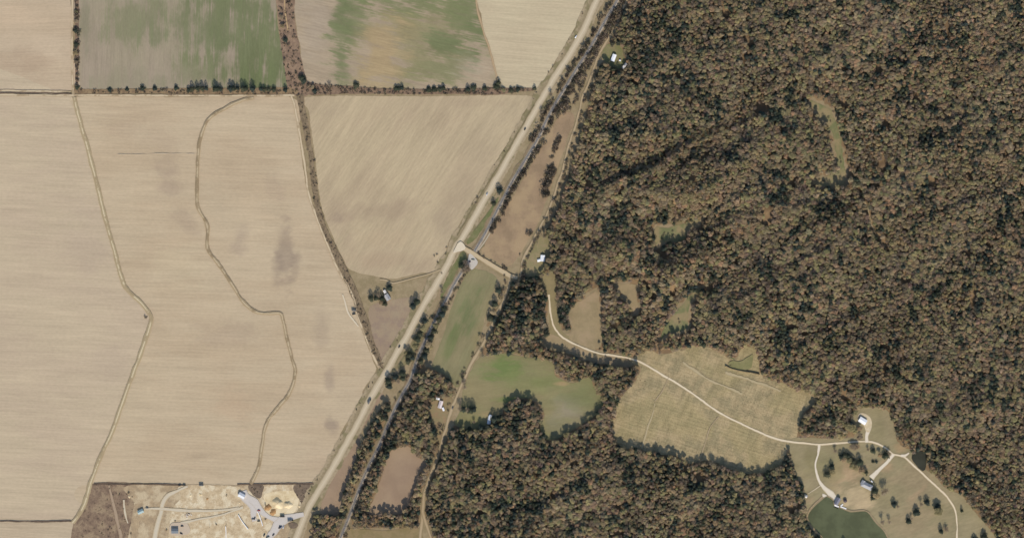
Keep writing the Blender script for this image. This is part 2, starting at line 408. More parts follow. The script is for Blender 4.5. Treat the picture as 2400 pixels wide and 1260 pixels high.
DRIVE_B = [(712, 1204, 10), (690, 1209, 14), (668, 1216, 22), (652, 1228, 24), (642, 1245, 18), (630, 1262, 16), (610, 1330, 16)]
ISLAND = [(676, 1226), (692, 1224), (699, 1230), (690, 1237), (678, 1234)]
BROWN_S = [(752, 1203), (793, 1203), (805, 1152), (828, 1090), (841, 1050), (846, 1012), (872, 968), (898, 924), (886, 922), (858, 974), (806, 1066), (766, 1150)]
BROWN_M = [(860, 1202), (943, 1202), (963, 1167), (984, 1107), (1006, 1086), (978, 1069), (962, 1048), (938, 1047), (913, 1060), (894, 1116), (877, 1167)]
STRIP_G = [(1126, 520), (1150, 492), (1140, 512), (1108, 566), (1092, 574), (1110, 545)]
TRAIL = [(2011, 446), (2030, 480), (2040, 517), (2048, 540), (2060, 558), (2078, 588)]
TRAILS2 = [(1690, 470), (1700, 455), (1712, 449)]

# forest: big outline, minus everything cleared
FOREST = [(1500, -120), (1470, 0), (1452, 55), (1425, 105), (1402, 165), (1384, 220), (1366, 300), (1346, 362), (1328, 428), (1306, 490), (1278, 545), (1250, 585), (1235, 622), (1200, 645),
          (1178, 690), (1160, 722), (1140, 762), (1126, 810), (1118, 838), (1180, 826), (1235, 834), (1170, 985), (1104, 1008), (1064, 996), (1044, 1040), (1028, 1085), (1010, 1120), (1000, 1170), (998, 1205), (1012, 1240), (1030, 1380), (2560, 1380), (2560, -120)]
WOOD_R = [(986, 852), (1014, 866), (1050, 884), (1066, 908), (1060, 945), (1050, 985), (1030, 1038), (1018, 1076), (1002, 1118), (988, 1150), (984, 1200), (984, 1236), (818, 1236), (832, 1196), (872, 1100), (902, 1030), (927, 980), (962, 905)]
WOOD_L = [(908, 935), (918, 950), (906, 985), (880, 1036), (856, 1090), (834, 1146), (812, 1196), (794, 1240), (764, 1330), (722, 1330), (734, 1206), (793, 1206), (806, 1152), (829, 1092), (843, 1046), (868, 995), (892, 955)]
CLEAR = [F_TRI, F_GREEN3, F_GREEN4, F_PLANT, F_HOME, LAKE, POND, C1, COR, C2, C3, C4, C5, C6, C7, C8, C9, BROWN_M, BROWN_S, GRASS_S]
LINES_CLEAR = [(HWY, 34), (RAIL, 17), (FRONT_N, 9), (FRONT_S, 13), (GRAVEL, 12), ([(1292, 745), (1296, 778), (1312, 800), (1338, 816), (1372, 830), (1402, 840), (1440, 844), (1470, 850)], 26), (CROSS, 20), (DRIVE_BARN, 18), (DRIVE_LAKE, 14), (TRAIL, 5), (FORK_A, 10), (FORK_B, 10)]

m = inside(FOREST, gx, gy) | inside(WOOD_R, gx, gy) | inside(WOOD_L, gx, gy)
for P_ in CLEAR: m &= ~inside(P_, gx, gy)
for c_ in (C1, C2, C3, C4, C5): m &= ~(near_line(c_ + [c_[0]], gx, gy, 18) & (vnoise(gx / 13, gy / 13, 15) > .52))
for L_, w_ in LINES_CLEAR: m &= ~near_line(L_, gx, gy, w_)
FMASK = m
# distance into the forest (map units), chamfer
D = np.where(m, 1e3, 0.0)
for _ in range(50):
    for dy, dx, c in ((0, 1, 2), (1, 0, 2), (1, 1, 2.83), (1, -1, 2.83)):
        for s in (1, -1):
            D = np.minimum(D, np.roll(np.roll(D, s * dy, 0), s * dx, 1) + c)
FDIST = D
def rast(A, x, y):
    """bilinear sample of a raster at map coordinates"""
    u = np.clip((np.asarray(x, float) - RX0) / RSTEP - 0.5, 0, RW - 1.001); v = np.clip((np.asarray(y, float) - RY0) / RSTEP - 0.5, 0, RH - 1.001)
    i, j = u.astype(int), v.astype(int); fu, fv = u - i, v - j
    A = A.astype(float)
    return (A[j, i] * (1 - fu) + A[j, i + 1] * fu) * (1 - fv) + (A[j + 1, i] * (1 - fu) + A[j + 1, i + 1] * fu) * fv
# low ridges under the forest, running up to the right
ca, sa = math.cos(math.radians(28)), math.sin(math.radians(28))
wx = gx + 26 * (vnoise(gx / 90, gy / 90, 3) - .5); wy = gy + 26 * (vnoise(gx / 90, gy / 90, 4) - .5)
uu, vv = wx * ca - wy * sa, wx * sa + wy * ca
rid = 1 - np.abs(2 * vnoise(uu / 200, vv / 52, 21) - 1)
rid2 = vnoise(uu / 90, vv / 30, 22)
HILL = np.exp(-(((gx - 1590) / 230) ** 2 + ((gy - 450) / 190) ** 2)) * 1.0 + 0.45
fade = np.clip((FDIST - 12) / 60, 0, 1); fade = fade * fade * (3 - 2 * fade)
ZR = fade * HILL * (13 * rid ** 1.4 + 7 * rid2 + 10 * vnoise(gx / 260, gy / 260, 9))
def hz(x, y): return rast(ZR, x, y)

# ------------------------------------------------------------------ ground sheet, out to the horizon
def build_ground():
    xs = np.arange(-160, 2561, 8.0); ys = np.arange(-120, 1381, 8.0)
    xs = np.r_[-9000, -4000, -1500, -500, xs, 2900, 4000, 7000, 12000]; ys = np.r_[-9000, -4000, -1200, -400, ys, 1700, 2500, 5000, 10000]
    GX, GY = np.meshgrid(xs, ys)
    Z = np.where((GX < -150) | (GX > 2550) | (GY < -110) | (GY > 1370), 0, hz(GX, GY))
    n, k = len(ys), len(xs)
    V = np.stack([(GX - 1200) * S, (630 - GY) * S, Z], -1).reshape(-1, 3)
    i = np.arange(n * k).reshape(n, k)
    F = np.stack([i[1:, :-1], i[1:, 1:], i[:-1, 1:], i[:-1, :-1]], -1).reshape(-1, 4)
    q = NB('ground_soil')
    at = q.attr('forest')
    n1 = q.noise(q.P, 1 / 16.0, 5.0, 0.65); n2 = q.noise(q.P, 1 / 2.0, 3.0, 0.6); n3 = q.noise(q.P, 1 / 45.0, 3.0, 0.6)
    grass = q.mix(q.sm(n1, 0.35, 0.65), alb(162, 145, 114), alb(147, 132, 101))
    grass = q.mix(q.sm(n3, 0.5, 0.7, 0, 0.6), grass, alb(158, 138, 110))
    leaf = q.mix(q.sm(n1, 0.35, 0.65), alb(150, 126, 94), alb(132, 110, 84))
    col = q.mix(q.sm(at.outputs['Fac'], 0.35, 0.65), grass, leaf)
    col = q.scale(col, q.math('ADD', 0.75, q.math('MULTIPLY', n2, 0.5)))
    mat = q.done(col)
    o = mesh_obj('ground', V, F, mat)
    f = rast(FMASK, GX, GY).ravel().astype(np.float32)
    a = o.data.attributes.new('forest', 'FLOAT', 'POINT'); a.data.foreach_set('value', f)
    o.data.polygons.foreach_set('use_smooth', np.ones(len(F), bool))
    return struct(o)
build_ground()

# ------------------------------------------------------------------ fields
TAN, TAN2 = alb(196, 178, 149), alb(188, 167, 142)
DAMP = alb(150, 132, 116); DAMP2 = alb(165, 146, 124)
GRN, GRN2, MAUVE = alb(108, 116, 82), alb(122, 127, 92), alb(168, 154, 134)
Z0 = 0.06
poly_sheet('field', F_NW, Z0, field_mat('soil_northwest', alb(196, 176, 148), alb(186, 165, 136), 2, 0.06, 0.05, 0.10, patches=[
    (70, 150, 90, 40, 0, alb(178, 156, 130), .6, 0), (40, 40, 60, 30, 0, alb(203, 180, 150), .6, 0)]), label='bare tan field in the top left corner')
poly_sheet('field', F_A, Z0 + .01, field_mat('soil_west', alb(196, 178, 149), alb(190, 170, 145), -2.5, 0.075, 0.06, 0.05, W=3.0, L=70, patches=[
    (200, 560, 60, 120, 0, alb(184, 165, 142), .4, .2), (260, 860, 50, 60, 20, alb(186, 167, 143), .4, .2)]), label='wide ploughed tan field with faint rows left of the long levee')
poly_sheet('field', F_A2, Z0, field_mat('soil_southwest', alb(190, 172, 144), alb(182, 163, 136), -3, 0.10, 0.08, 0.05), label='strip of tan field in the bottom left corner')
poly_sheet('field', F_B, Z0, field_mat('soil_middle', alb(195, 176, 146), alb(186, 164, 134), -1.5, 0.075, 0.06, 0.08, W=3.0, L=70, soft=.62, patches=[
    (668, 590, 26, 95, 4, alb(132, 116, 104), .75, .15), (650, 640, 16, 50, 0, alb(128, 112, 100), .5, .15), (690, 630, 14, 50, -10, alb(128, 112, 100), .5, .15),
    (395, 440, 40, 40, 30, alb(158, 138, 120), .6, .2), (395, 390, 34, 30, 0, alb(166, 146, 124), .4, .2), (440, 520, 26, 46, 40, alb(160, 140, 120), .5, .2), (560, 560, 22, 40, -20, alb(150, 132, 118), .5, .2),
    (772, 890, 14, 40, 0, alb(146, 130, 116), .6, .1), (780, 995, 24, 22, 0, alb(128, 114, 104), .75, .1), (755, 760, 24, 60, 0, alb(160, 142, 122), .5, .2),
    (530, 780, 80, 40, 0, alb(164, 144, 122), .55, .3), (480, 1068, 50, 10, 5, alb(168, 150, 124), .6, .3), (430, 630, 80, 60, 0, alb(204, 188, 154), .5, .2), (300, 900, 60, 140, 0, alb(200, 182, 150), .4, .2),
    (560, 960, 60, 60, 0, alb(188, 160, 130), .5, .2), (740, 1080, 40, 40, 0, alb(182, 158, 132), .5, .2), (380, 320, 60, 40, 0, alb(178, 156, 130), .5, .2), (300, 300, 50, 30, 0, alb(182, 158, 132), .4, .2), (600, 470, 60, 60, 0, alb(200, 178, 146), .4, .2), (640, 440, 30, 40, 0, alb(170, 150, 128), .4, .2)]),
    label='ploughed tan field with dark damp patches between the two levees and the ditch')
poly_sheet('field', F_D, Z0, field_mat('soil_centre', alb(188, 170, 138), alb(178, 158, 130), 58, 0.07, 0.08, 0.10, W=3.6, L=70, weave=(40, 3, 60, .08), soft=.5, patches=[
    (900, 490, 120, 26, 8, alb(156, 136, 114), .75, .2), (880, 610, 110, 24, 0, alb(172, 148, 122), .6, .1), (980, 630, 60, 20, 10, alb(156, 136, 114), .6, .1), (1040, 540, 30, 60, 25, alb(152, 136, 114), .6, .3),
    (1060, 480, 60, 80, -30, alb(160, 142, 118), .6, .3), (800, 520, 30, 90, 20, alb(166, 146, 122), .55, .2), (1150, 320, 60, 110, -25, alb(166, 150, 124), .5, .2), (930, 360, 120, 80, 0, alb(198, 180, 146), .55, .3),
    (780, 260, 40, 24, 0, alb(172, 154, 128), .5, .2), (900, 560, 70, 22, 0, alb(188, 166, 134), .6, .2), (1120, 240, 100, 14, 0, alb(164, 144, 120), .5, .1), (790, 510, 14, 14, 0, alb(148, 130, 114), .5, 0)]),
    label='tan field with diagonal drill rows west of the highway')
poly_sheet('field', F_NE, Z0, field_mat('soil_northeast', alb(199, 184, 152), alb(192, 174, 144), -4, 0.09, 0.06, 0.04, W=2.6), label='pale tan field beside the top of the highway')
poly_sheet('field', F_GREEN1, Z0, field_mat('winter_crop_west', alb(166, 151, 130), alb(150, 142, 114), 89, 0.09, 0.09, 0.06, W=2.6, L=60, patches=[
    (600, 130, 130, 120, 0, alb(112, 118, 82), .95, .35), (520, 60, 150, 90, 0, alb(120, 124, 90), .85, .4), (330, 40, 110, 70, 0, alb(132, 131, 100), .8, .45), (620, 190, 90, 40, 0, alb(110, 118, 80), .7, .5),
    (370, 80, 40, 40, 0, alb(124, 126, 94), .6, .6), (460, 170, 80, 40, 0, alb(124, 126, 92), .6, .6), (560, 10, 120, 60, 0, alb(118, 122, 88), .8, .5), (200, 60, 14, 120, 0, alb(136, 132, 106), .6, .4), (330, 190, 120, 30, 0, alb(142, 136, 110), .5, .6)]),
    label='green winter crop with vertical stripes fading to bare soil on its left')
poly_sheet('field', F_GREEN2, Z0, field_mat('winter_crop_centre', alb(176, 158, 132), alb(162, 146, 122), -13, 0.12, 0.10, 0.06, W=3.2, L=40, patches=[
    (740, 60, 50, 90, 0, alb(172, 156, 134), .8, .2), (985, 90, 190, 130, 0, alb(148, 140, 104), .85, .4), (830, 30, 50, 110, 8, alb(120, 124, 88), .8, .35), (800, 150, 22, 70, 10, alb(118, 123, 86), .7, .4), (1090, 30, 44, 90, -10, alb(118, 123, 86), .8, .35), (960, 10, 160, 40, 0, alb(122, 126, 88), .85, .6),
    (1030, 110, 50, 30, 0, alb(114, 120, 82), .8, .4), (900, 160, 70, 40, 0, alb(156, 142, 104), .6, .3), (1000, 170, 90, 30, 0, alb(132, 130, 92), .7, .5), (1110, 100, 30, 70, -10, alb(112, 120, 82), .7, .7), (1060, 160, 70, 40, 0, alb(134, 132, 98), .6, .6), (945, 70, 40, 40, 0, alb(150, 138, 100), .5, .4), (1110, 160, 40, 30, 0, alb(170, 156, 134), .5, .7), (895, 125, 64, 105, -8, alb(174, 152, 116), .85, .25), (1135, 60, 18, 110, -12, alb(112, 120, 82), .7, .3), (800, 60, 30, 120, -4, alb(114, 121, 84), .7, .4), (1050, 95, 60, 30, 0, alb(116, 122, 86), .6, .5)]),
    label='patchy green and tan winter crop in the top middle')
poly_sheet('field', F_PLOT, Z0, ground_mat('plot_soil', alb(160, 140, 116), alb(148, 128, 112), alb(164, 148, 120), 20, .7, .10), label='mauve brown plot between the ditch and the highway')
poly_sheet('field', F_TRI, Z0, ground_mat('tri_soil', alb(160, 137, 109), alb(148, 127, 101), alb(170, 147, 114), 22, .8, .14), label='long brown fallow field between the railway and the lane')
poly_sheet('field', BROWN_M, Z0, ground_mat('brown_soil', alb(162, 139, 114), alb(155, 132, 109), alb(165, 143, 116), 26, .7, .08), label='brown ploughed field enclosed by woods near the bottom')
poly_sheet('field', BROWN_S, Z0, ground_mat('brown_soil_strip', alb(162, 139, 114), alb(154, 132, 109), None, 20, .7, .08), label='narrow brown field strip right of the highway')
poly_sheet('pasture', F_GREEN3, Z0, field_mat('pasture_upper', alb(136, 131, 96), alb(152, 137, 105), 66, 0.06, 0.10, 0.12, second_amt=.5, W=5, L=40, patches=[(1100, 730, 26, 80, -25, alb(108, 118, 78), .7, .3), (1060, 800, 18, 60, -25, alb(110, 120, 76), .6, .2), (1120, 650, 40, 22, 0, alb(142, 132, 100), .7, .2), (1045, 865, 36, 22, 0, alb(134, 128, 96), .7, .2), (1120, 800, 16, 60, -20, alb(144, 132, 96), .7, .1)]), label='long green pasture east of the railway')
poly_sheet('pasture', F_GREEN4, Z0, field_mat('pasture_lower', alb(136, 132, 94), alb(154, 138, 104), 5, 0.06, 0.09, 0.12, second_amt=.55, W=6, L=30, patches=[(1180, 862, 60, 34, 10, alb(110, 126, 74), .85, .3), (1230, 900, 90, 40, 0, alb(132, 134, 88), .5, .2), (1330, 960, 50, 40, 0, alb(146, 136, 112), .9, .1), (1300, 1005, 24, 30, 0, alb(132, 128, 98), .6, .1), (1300, 895, 60, 14, 0, alb(124, 128, 82), .6, 0), (1360, 930, 60, 40, 0, alb(122, 126, 84), .6, .2),
     (1320, 898, 26, 8, 0, alb(172, 146, 110), .7, 0), (1110, 985, 40, 20, 0, alb(130, 126, 82), .6, 0), (1145, 970, 30, 10, 0, alb(160, 142, 104), .7, 0), (1200, 935, 60, 10, 0, alb(112, 128, 72), .6, 0)]), label='green pasture with a bright green corner among the woods')
# young plantation: mown grass with rows of seedlings
def plant_mat():
    q = NB('plantation_grass')
    n1 = q.noise(q.P, 1 / 20.0, 5.0, 0.6); n2 = q.noise(q.P, 1 / 2.2, 3.0, 0.65); n3 = q.noise(q.P, 1 / 70.0, 3.0, .5)
    pr = q.map(q.P, ang=math.radians(-17), scale=(26, 2.4, 1)); nr = q.noise(pr, 1.0, 2.0, .5)
    pr2 = q.map(q.P, ang=math.radians(66), scale=(40, 6, 1)); nr2 = q.noise(pr2, 1.0, 2.0, .5)
    col = q.mix(q.sm(n1, .36, .64), alb(176, 157, 120), alb(152, 139, 106))
    col = q.mix(q.sm(n3, .45, .62, 0, .5), col, alb(160, 146, 104))
    v = q.math('ADD', 1.0, q.math('MULTIPLY', q.math('SUBTRACT', n2, .5), .8))
    v = q.math('ADD', v, q.math('MULTIPLY', q.math('SUBTRACT', nr, .5), .36))
    v = q.math('ADD', v, q.math('MULTIPLY', q.math('SUBTRACT', nr2, .5), .42))
    sx_ = q.t.nodes.new('ShaderNodeSeparateXYZ'); q.link(q.map(q.P, ang=math.radians(-17), scale=(1, 8.5 * S, 1)), sx_.inputs[0])
    rows = q.math('SINE', q.math('MULTIPLY', q.math('ADD', sx_.outputs[1], q.math('MULTIPLY', n1, .25)), 6.2832))
    v = q.math('ADD', v, q.math('MULTIPLY', rows, .055))
    return q.done(q.scale(col, v))
poly_sheet('plantation_field', F_PLANT, Z0, plant_mat(), rough=3.5, label='large grassy field of young planted rows crossed by the gravel road')
poly_sheet('lawn', F_HOME, Z0, field_mat('home_grass', alb(156, 143, 111), alb(142, 134, 100), 20, .07, .14, .16, W=4, L=14, patches=[
    (1985, 1115, 60, 34, 0, alb(182, 156, 122), .85, .1), (2010, 1160, 40, 40, 0, alb(188, 168, 132), .9, .1), (2020, 1188, 40, 16, 0, alb(192, 170, 134), .8, .1), (2078, 1092, 20, 34, -40, alb(180, 152, 118), .7, .1), (2140, 1120, 70, 60, -30, alb(156, 138, 108), .6, .1),
    (2150, 1155, 40, 10, 40, alb(176, 150, 118), .6, .1), (2060, 1000, 30, 50, 0, alb(142, 132, 98), .7, .2), (2110, 1050, 20, 14, 0, alb(176, 148, 112), .6, 0), (1900, 1080, 20, 50, 0, alb(138, 128, 92), .7, .2), (1940, 1100, 40, 40, 0, alb(140, 134, 96), .6, .2), (2150, 1230, 90, 50, 0, alb(158, 140, 110), .6, .2), (1895, 1170, 20, 20, 0, alb(160, 140, 110), .6, .1)]), label='mown grass round the two houses and the lake')
CLEARING = ground_mat('clearing_grass', alb(162, 144, 110), alb(150, 134, 102), alb(168, 146, 116), 16, .7, .14)
GLADE = ground_mat('glade_grass', alb(124, 126, 88), alb(142, 134, 98), alb(156, 138, 104), 12, .8, .16, thr=(.45, .6))
poly_sheet('clearing', C1, Z0 + .06, CLEARING, rough=1.8, label='tan clearing in the bend of the gravel road')
poly_sheet('clearing', COR, Z0, ground_mat('corridor_grass', alb(150, 136, 100), alb(142, 130, 96), None, 16, .7, .14), label='narrow grassy corridor at the start of the gravel road')
poly_sheet('clearing', C2, Z0, CLEARING, rough=1.8, label='small tan clearing in the wood, second from the corridor')
poly_sheet('clearing', C9, Z0, CLEARING, rough=1.8, label='open tan shoulder below the bend of the gravel road')
poly_sheet('clearing', C3, Z0, GLADE, rough=2.4, label='long slanting green clearing north of the plantation')
poly_sheet('clearing', C4, Z0, GLADE, rough=2.4, label='small square green clearing in the middle of the forest')
poly_sheet('clearing', C5, Z0, GLADE, rough=2.4, label='long thin curving green glade high in the forest')
YARDG = ground_mat('yard_grass', alb(146, 136, 100), alb(158, 140, 108), alb(136, 128, 92), 9, .8, .16)
poly_sheet('yard', C6, Z0, ground_mat('yard_grass_north', alb(128, 126, 86), alb(140, 128, 96), None, 9, .8, .16), label='grass yard of the white building at the top')
poly_sheet('yard', C7, Z0, YARDG, label='yard of the white house by the crossing')
poly_sheet('yard', C8, Z0, ground_mat('yard_grass_south', alb(146, 132, 98), alb(152, 128, 98), None, 9, .8, .16), label='yard with pale sheds west of the lane')
poly_sheet('grass_strip', GRASS_S, Z0, ground_mat('strip_grass', alb(150, 132, 98), alb(138, 124, 88), None, 12, .8, .16), label='rough grass strip at the bottom edge by the railway')
# building site at the bottom
poly_sheet('scrub_lot', SCRUBLOT, Z0, ground_mat('scrub_soil', alb(142, 121, 100), alb(122, 103, 87), alb(156, 136, 110), 7, .9, .42), label='rough brown scrub lot beside the building site')
poly_sheet('site_ground', LOT, Z0 + .05, ground_mat('site_soil', alb(180, 158, 126), alb(166, 146, 118), alb(196, 178, 146), 9, .95, .26), label='bare ground of the building site')
poly_sheet('sandy_ground', SAND, Z0 + .10, ground_mat('sandy_soil', alb(206, 185, 150), alb(190, 168, 134), alb(218, 203, 172), 6, .95, .3), label='graded sandy ground of the building site')
poly_sheet('sandy_ground', SANDPIT, Z0 + .15, ground_mat('sand', alb(222, 202, 162), alb(206, 184, 144), alb(228, 211, 176), 9, .8, .12), label='bright sand where earth is being piled')
poly_sheet('scrub_lot', SCRUB_E, Z0 + .12, ground_mat('scrub_soil_dark', alb(128, 112, 94), alb(112, 98, 84), None, 8, .8, .28), label='dark scrub corner by the highway')
poly_sheet('scrub_lot', SCRUB_M, Z0 + .16, bpy.data.materials['scrub_soil_dark'], label='dark scrub patch in the building site')

# strips of brush and hedge ground
HEDGEG = ground_mat('hedge_soil', alb(134, 112, 93), alb(112, 95, 80), alb(144, 121, 99), 6, .8, .34)
poly_sheet('brush_strip', BRUSH_V, Z0 + .05, ground_mat('brush_soil', alb(144, 121, 101), alb(122, 103, 86), alb(156, 132, 108), 7, .8, .34), label='strip of brown brush between the two green fields')
poly_sheet('hedge_strip', HEDGE_E, Z0 + .10, HEDGEG, label='brown hedge strip above the diagonal field')
poly_sheet('hedge_strip', HEDGE_W, Z0 + .05, ground_mat('hedge_soil_west', alb(150, 128, 98), alb(124, 104, 82), None, 8, .8, .22), label='hedge strip below the striped green field')
poly_sheet('hedge_strip', HEDGE_N, Z0 + .05, HEDGEG, label='narrow hedge strip left of the striped green field')
DITCHM = ground_mat('ditch_grass', alb(136, 119, 95), alb(116, 102, 82), alb(146, 128, 102), 5, .8, .3)
ribbon('ditch', [(a, b, w * .9) for a, b, w in DITCH], 10, Z0 + .1, DITCHM, rough=1.6, prof=[(-1, .5), (-.45, .2), (0, 0), (.45, .2), (1, .5)], label='brushy drainage ditch curving to the highway')

# ------------------------------------------------------------------ roads, tracks, levees, railway
def strip_mat(name, edge, mid, line=None, core=.55, grain=.12, rut=None):
    q = NB(name)
    u, v, uv = q.uv()
    au = q.math('ABSOLUTE', u)
    n = q.noise(q.P, 1 / 3.5, 4.0, .65); n2 = q.noise(q.P, 1 / 22.0, 3.0, .6)
    d = q.math('ADD', au, q.math('MULTIPLY', q.math('SUBTRACT', n, .5), .7))
    col = q.mix(q.sm(d, core - .2, core + .25), mid, edge)
    if rut is not None:
        r = q.sm(q.math('ABSOLUTE', q.math('SUBTRACT', au, rut[0])), 0, rut[1], rut[3], 0)
        col = q.mix(r, col, rut[2])
    if line is not None:
        col = q.mix(q.sm(q.math('ADD', n2, q.math('MULTIPLY', n, .3)), .62, .78), col, line)
    vv = q.math('ADD', 1 - grain, q.math('MULTIPLY', n, grain * 2))
    return q.done(q.scale(col, vv))
VERGE = strip_mat('verge_grass', alb(170, 153, 124), alb(152, 137, 108), alb(136, 126, 94), .6, .24)
ribbon('road_verge', HWY, 36, Z0 + .16, VERGE, rough=3.0, label='grass verge along the highway', offset=3)
ribbon('highway', HWY, 15.5, Z0 + .24, strip_mat('highway_surface', alb(180, 164, 136), alb(200, 184, 155), None, .62, .08, (0.0, .2, alb(214, 200, 174), .7)), rough=1.0, label='pale tan highway crossing the picture diagonally')
GREENV = ground_mat('verge_green', alb(118, 118, 80), alb(134, 128, 92), alb(106, 112, 72), 10, .8, .2)
poly_sheet('grass_strip', [(1146, 494), (1168, 462), (1160, 492), (1136, 530), (1112, 562), (1096, 572), (1100, 556)], Z0, GREENV, label='green grass wedge between highway and railway above the crossing')
poly_sheet('grass_strip', [(1082, 590), (1094, 604), (1084, 630), (1062, 660), (1044, 692), (1034, 704), (1034, 684), (1050, 644)], Z0, GREENV, label='green grass wedge between highway and railway below the crossing')
poly_sheet('grass_strip', [(1010, 740), (1022, 726), (1006, 764), (980, 812), (960, 848), (930, 862), (944, 838), (975, 790)], Z0, ground_mat('verge_olive', alb(134, 126, 92), alb(146, 132, 100), None, 10, .8, .2), label='olive grass wedge between the lower highway and the railway')
RAILVERGE = strip_mat('rail_verge', alb(142, 124, 98), alb(152, 134, 108), alb(126, 116, 86), .5, .25)
ribbon('railway_verge', RAIL, 20, Z0 + .30, RAILVERGE, rough=3.5, label='rough verge of the railway')
rb = ribbon('railway', RAIL, 9.5, Z0 + .36, strip_mat('ballast', alb(156, 143, 124), alb(182, 170, 152), alb(152, 140, 124), .6, .2), rough=.6, prof=[(-1, 0), (-.6, .5), (.6, .5), (1, 0)], label='grey ballast bed of the single railway track')
RUST = flat_mat('rail_steel', (.34, .30, .27), .5, .4)
for s in (-1, 1):
    ribbon('rail', RAIL, .22, 1.62, RUST, rough=0, parent=rb, kind=None, offset=s * .72 / S)
def sleepers():
    P = catmull(RAIL, .9); T = np.gradient(P, axis=0); T /= np.hypot(T[:, 0], T[:, 1])[:, None]
    Nn = np.stack([-T[:, 1], T[:, 0]], 1); V, F = [], []
    for p, t, n in zip(P, T, Nn):
        b = len(V)
        for zz in (1.2, 1.48):
            for s1, s2 in ((-1, -1), (1, -1), (1, 1), (-1, 1)):
                c = p + n * s1 * 1.25 / S + t * s2 * .13 / S
                V.append((X(c[0]), Y(c[1]), zz))
        F += [(b + 4, b + 5, b + 6, b + 7), (b, b + 1, b + 5, b + 4), (b + 1, b + 2, b + 6, b + 5), (b + 2, b + 3, b + 7, b + 6), (b + 3, b, b + 4, b + 7)]
    o = mesh_obj('sleepers', V, F, flat_mat('sleeper_wood', (.30, .28, .25)), rb); o['kind'] = 'stuff'
sleepers()
SERV = strip_mat('service_gravel', alb(160, 146, 122), alb(188, 176, 154), None, .5, .16)
ribbon('service_track', [(1096, 622), (1074, 656), (1054, 694), (1036, 728)], 5, Z0, SERV, rough=1, offset=6, label='pale service track right of the railway below the crossing')
ribbon('service_track', [(1152, 520), (1128, 562), (1106, 590)], 4, Z0, SERV, rough=1, offset=-9, label='pale service track left of the railway above the crossing')
LANE = strip_mat('lane_gravel', alb(150, 134, 104), alb(182, 162, 130), None, .5, .14)
LANEP = strip_mat('gravel_pale', alb(186, 168, 134), alb(226, 210, 180), None, .6, .10)
ribbon('lane', FRONT_N, 6.5, Z0 + .28, LANE, rough=1.2, label='unpaved lane beside the forest, upper stretch')
ribbon('lane', FRONT_S, 8.5, Z0 + .40, LANE, rough=1.2, label='unpaved lane beside the pastures, lower stretch')
ribbon('lane', FORK_A, 8, Z0 + .44, LANE, rough=1, label='left fork of the lane at the bottom')
ribbon('lane', FORK_B, 8, Z0 + .48, LANE, rough=1, label='right fork of the lane at the bottom')
ribbon('crossing_road', CROSS, 11, 1.66, strip_mat('crossing_surface', alb(176, 156, 122), alb(198, 178, 144), None, .7, .08), rough=1, label='short road crossing the railway')
poly_sheet('gravel_apron', [(1062, 592), (1072, 572), (1080, 566), (1092, 580), (1084, 588), (1072, 590)], 1.70, strip_mat('apron', alb(214, 198, 170), alb(220, 206, 180)), label='pale apron where the crossing road meets the highway')
poly_sheet('gravel_lot', [(1101, 594), (1112, 602), (1120, 612), (1116, 622), (1106, 632), (1099, 626), (1098, 606)], 1.74, flat_mat('lot_gravel', alb(196, 188, 176), grain=.1, sc=2), label='pale gravel lot beside the level crossing')
ribbon('gravel_road', GRAVEL, 5.2, Z0 + .34, LANEP, rough=.9, label='pale gravel road winding east to the houses')
for nm, L_, z_, lb in (('driveway', DRIVE_BARN, .38, 'pale driveway to the white roofed barn'), ('driveway', DRIVE_LAKE, .42, 'pale driveway to the lake house'), ('driveway', DRIVE_HOUSE, .46, 'pale driveway to the grey roofed house'), ('driveway', DRIVE_POND, .50, 'short spur towards the dark pond')):
    ribbon(nm, L_, 6, Z0 + z_, strip_mat('driveway_gravel', alb(206, 192, 164), alb(226, 214, 192), None, .7, .08) if 'driveway_gravel' not in bpy.data.materials else bpy.data.materials['driveway_gravel'], rough=.8, label=lb)
poly_sheet('gravel_pad', [(2010, 972), (2020, 966), (2036, 972), (2043, 984), (2042, 1000), (2036, 1012), (2029, 1008), (2024, 996), (2012, 988)], Z0 + .30, ground_mat('pad_gravel', alb(206, 188, 154), alb(216, 202, 172), None, 5, .7, .1), label='gravel pad round the white roofed barn')
poly_sheet('gravel_pad', [(1928, 1156), (1938, 1160), (1936, 1166), (1928, 1166)], Z0 + .52, bpy.data.materials['driveway_gravel'], label='small pale boat landing at the lake corner')
ribbon('footpath', TRACK_SHED, 2.4, Z0 + .3, LANEP, rough=.6, label='thin track from the driveway to the little shed')
ribbon('footpath', PATH_LAKE, 3.4, Z0 + .3, LANE, rough=.8, label='pale path round the west shore of the lake')
ribbon('brush_track', [(668, -60), (667, 0), (670, 40), (675, 72)], 2.6, Z0, strip_mat('brush_track_soil', alb(176, 150, 112), alb(190, 164, 124)), rough=1, label='thin tan track down the brown brush strip')
ribbon('footpath', TRAIL, 3.2, Z0 + .2, LANE, rough=1.2, label='faint trail through the forest')
PALEM = strip_mat('mown_grass', alb(172, 156, 120), alb(184, 168, 134), None, .4, .16)
for i_, L_ in enumerate(([(1600, 848), (1640, 876), (1690, 902), (1740, 922)], [(1535, 945), (1525, 985), (1510, 1030), (1504, 1050)], [(1700, 872), (1760, 890), (1830, 916)])):
    ribbon('mown_strip', L_, (6, 5, 7)[i_], Z0, PALEM, rough=2.5, label='pale mown strip in the plantation, ' + ('above the gravel road', 'in its left part', 'below the dried pond')[i_])
ribbon('footpath', [(1535, 940), (1558, 905), (1568, 880)], 2, Z0 + .2, LANE, rough=1.5, label='faint track in the plantation, left')
ribbon('footpath', [(1640, 1075), (1652, 1040), (1665, 1000), (1684, 976)], 3.0, Z0 + .2, LANE, rough=1.0, label='worn track up the plantation to the gravel road')
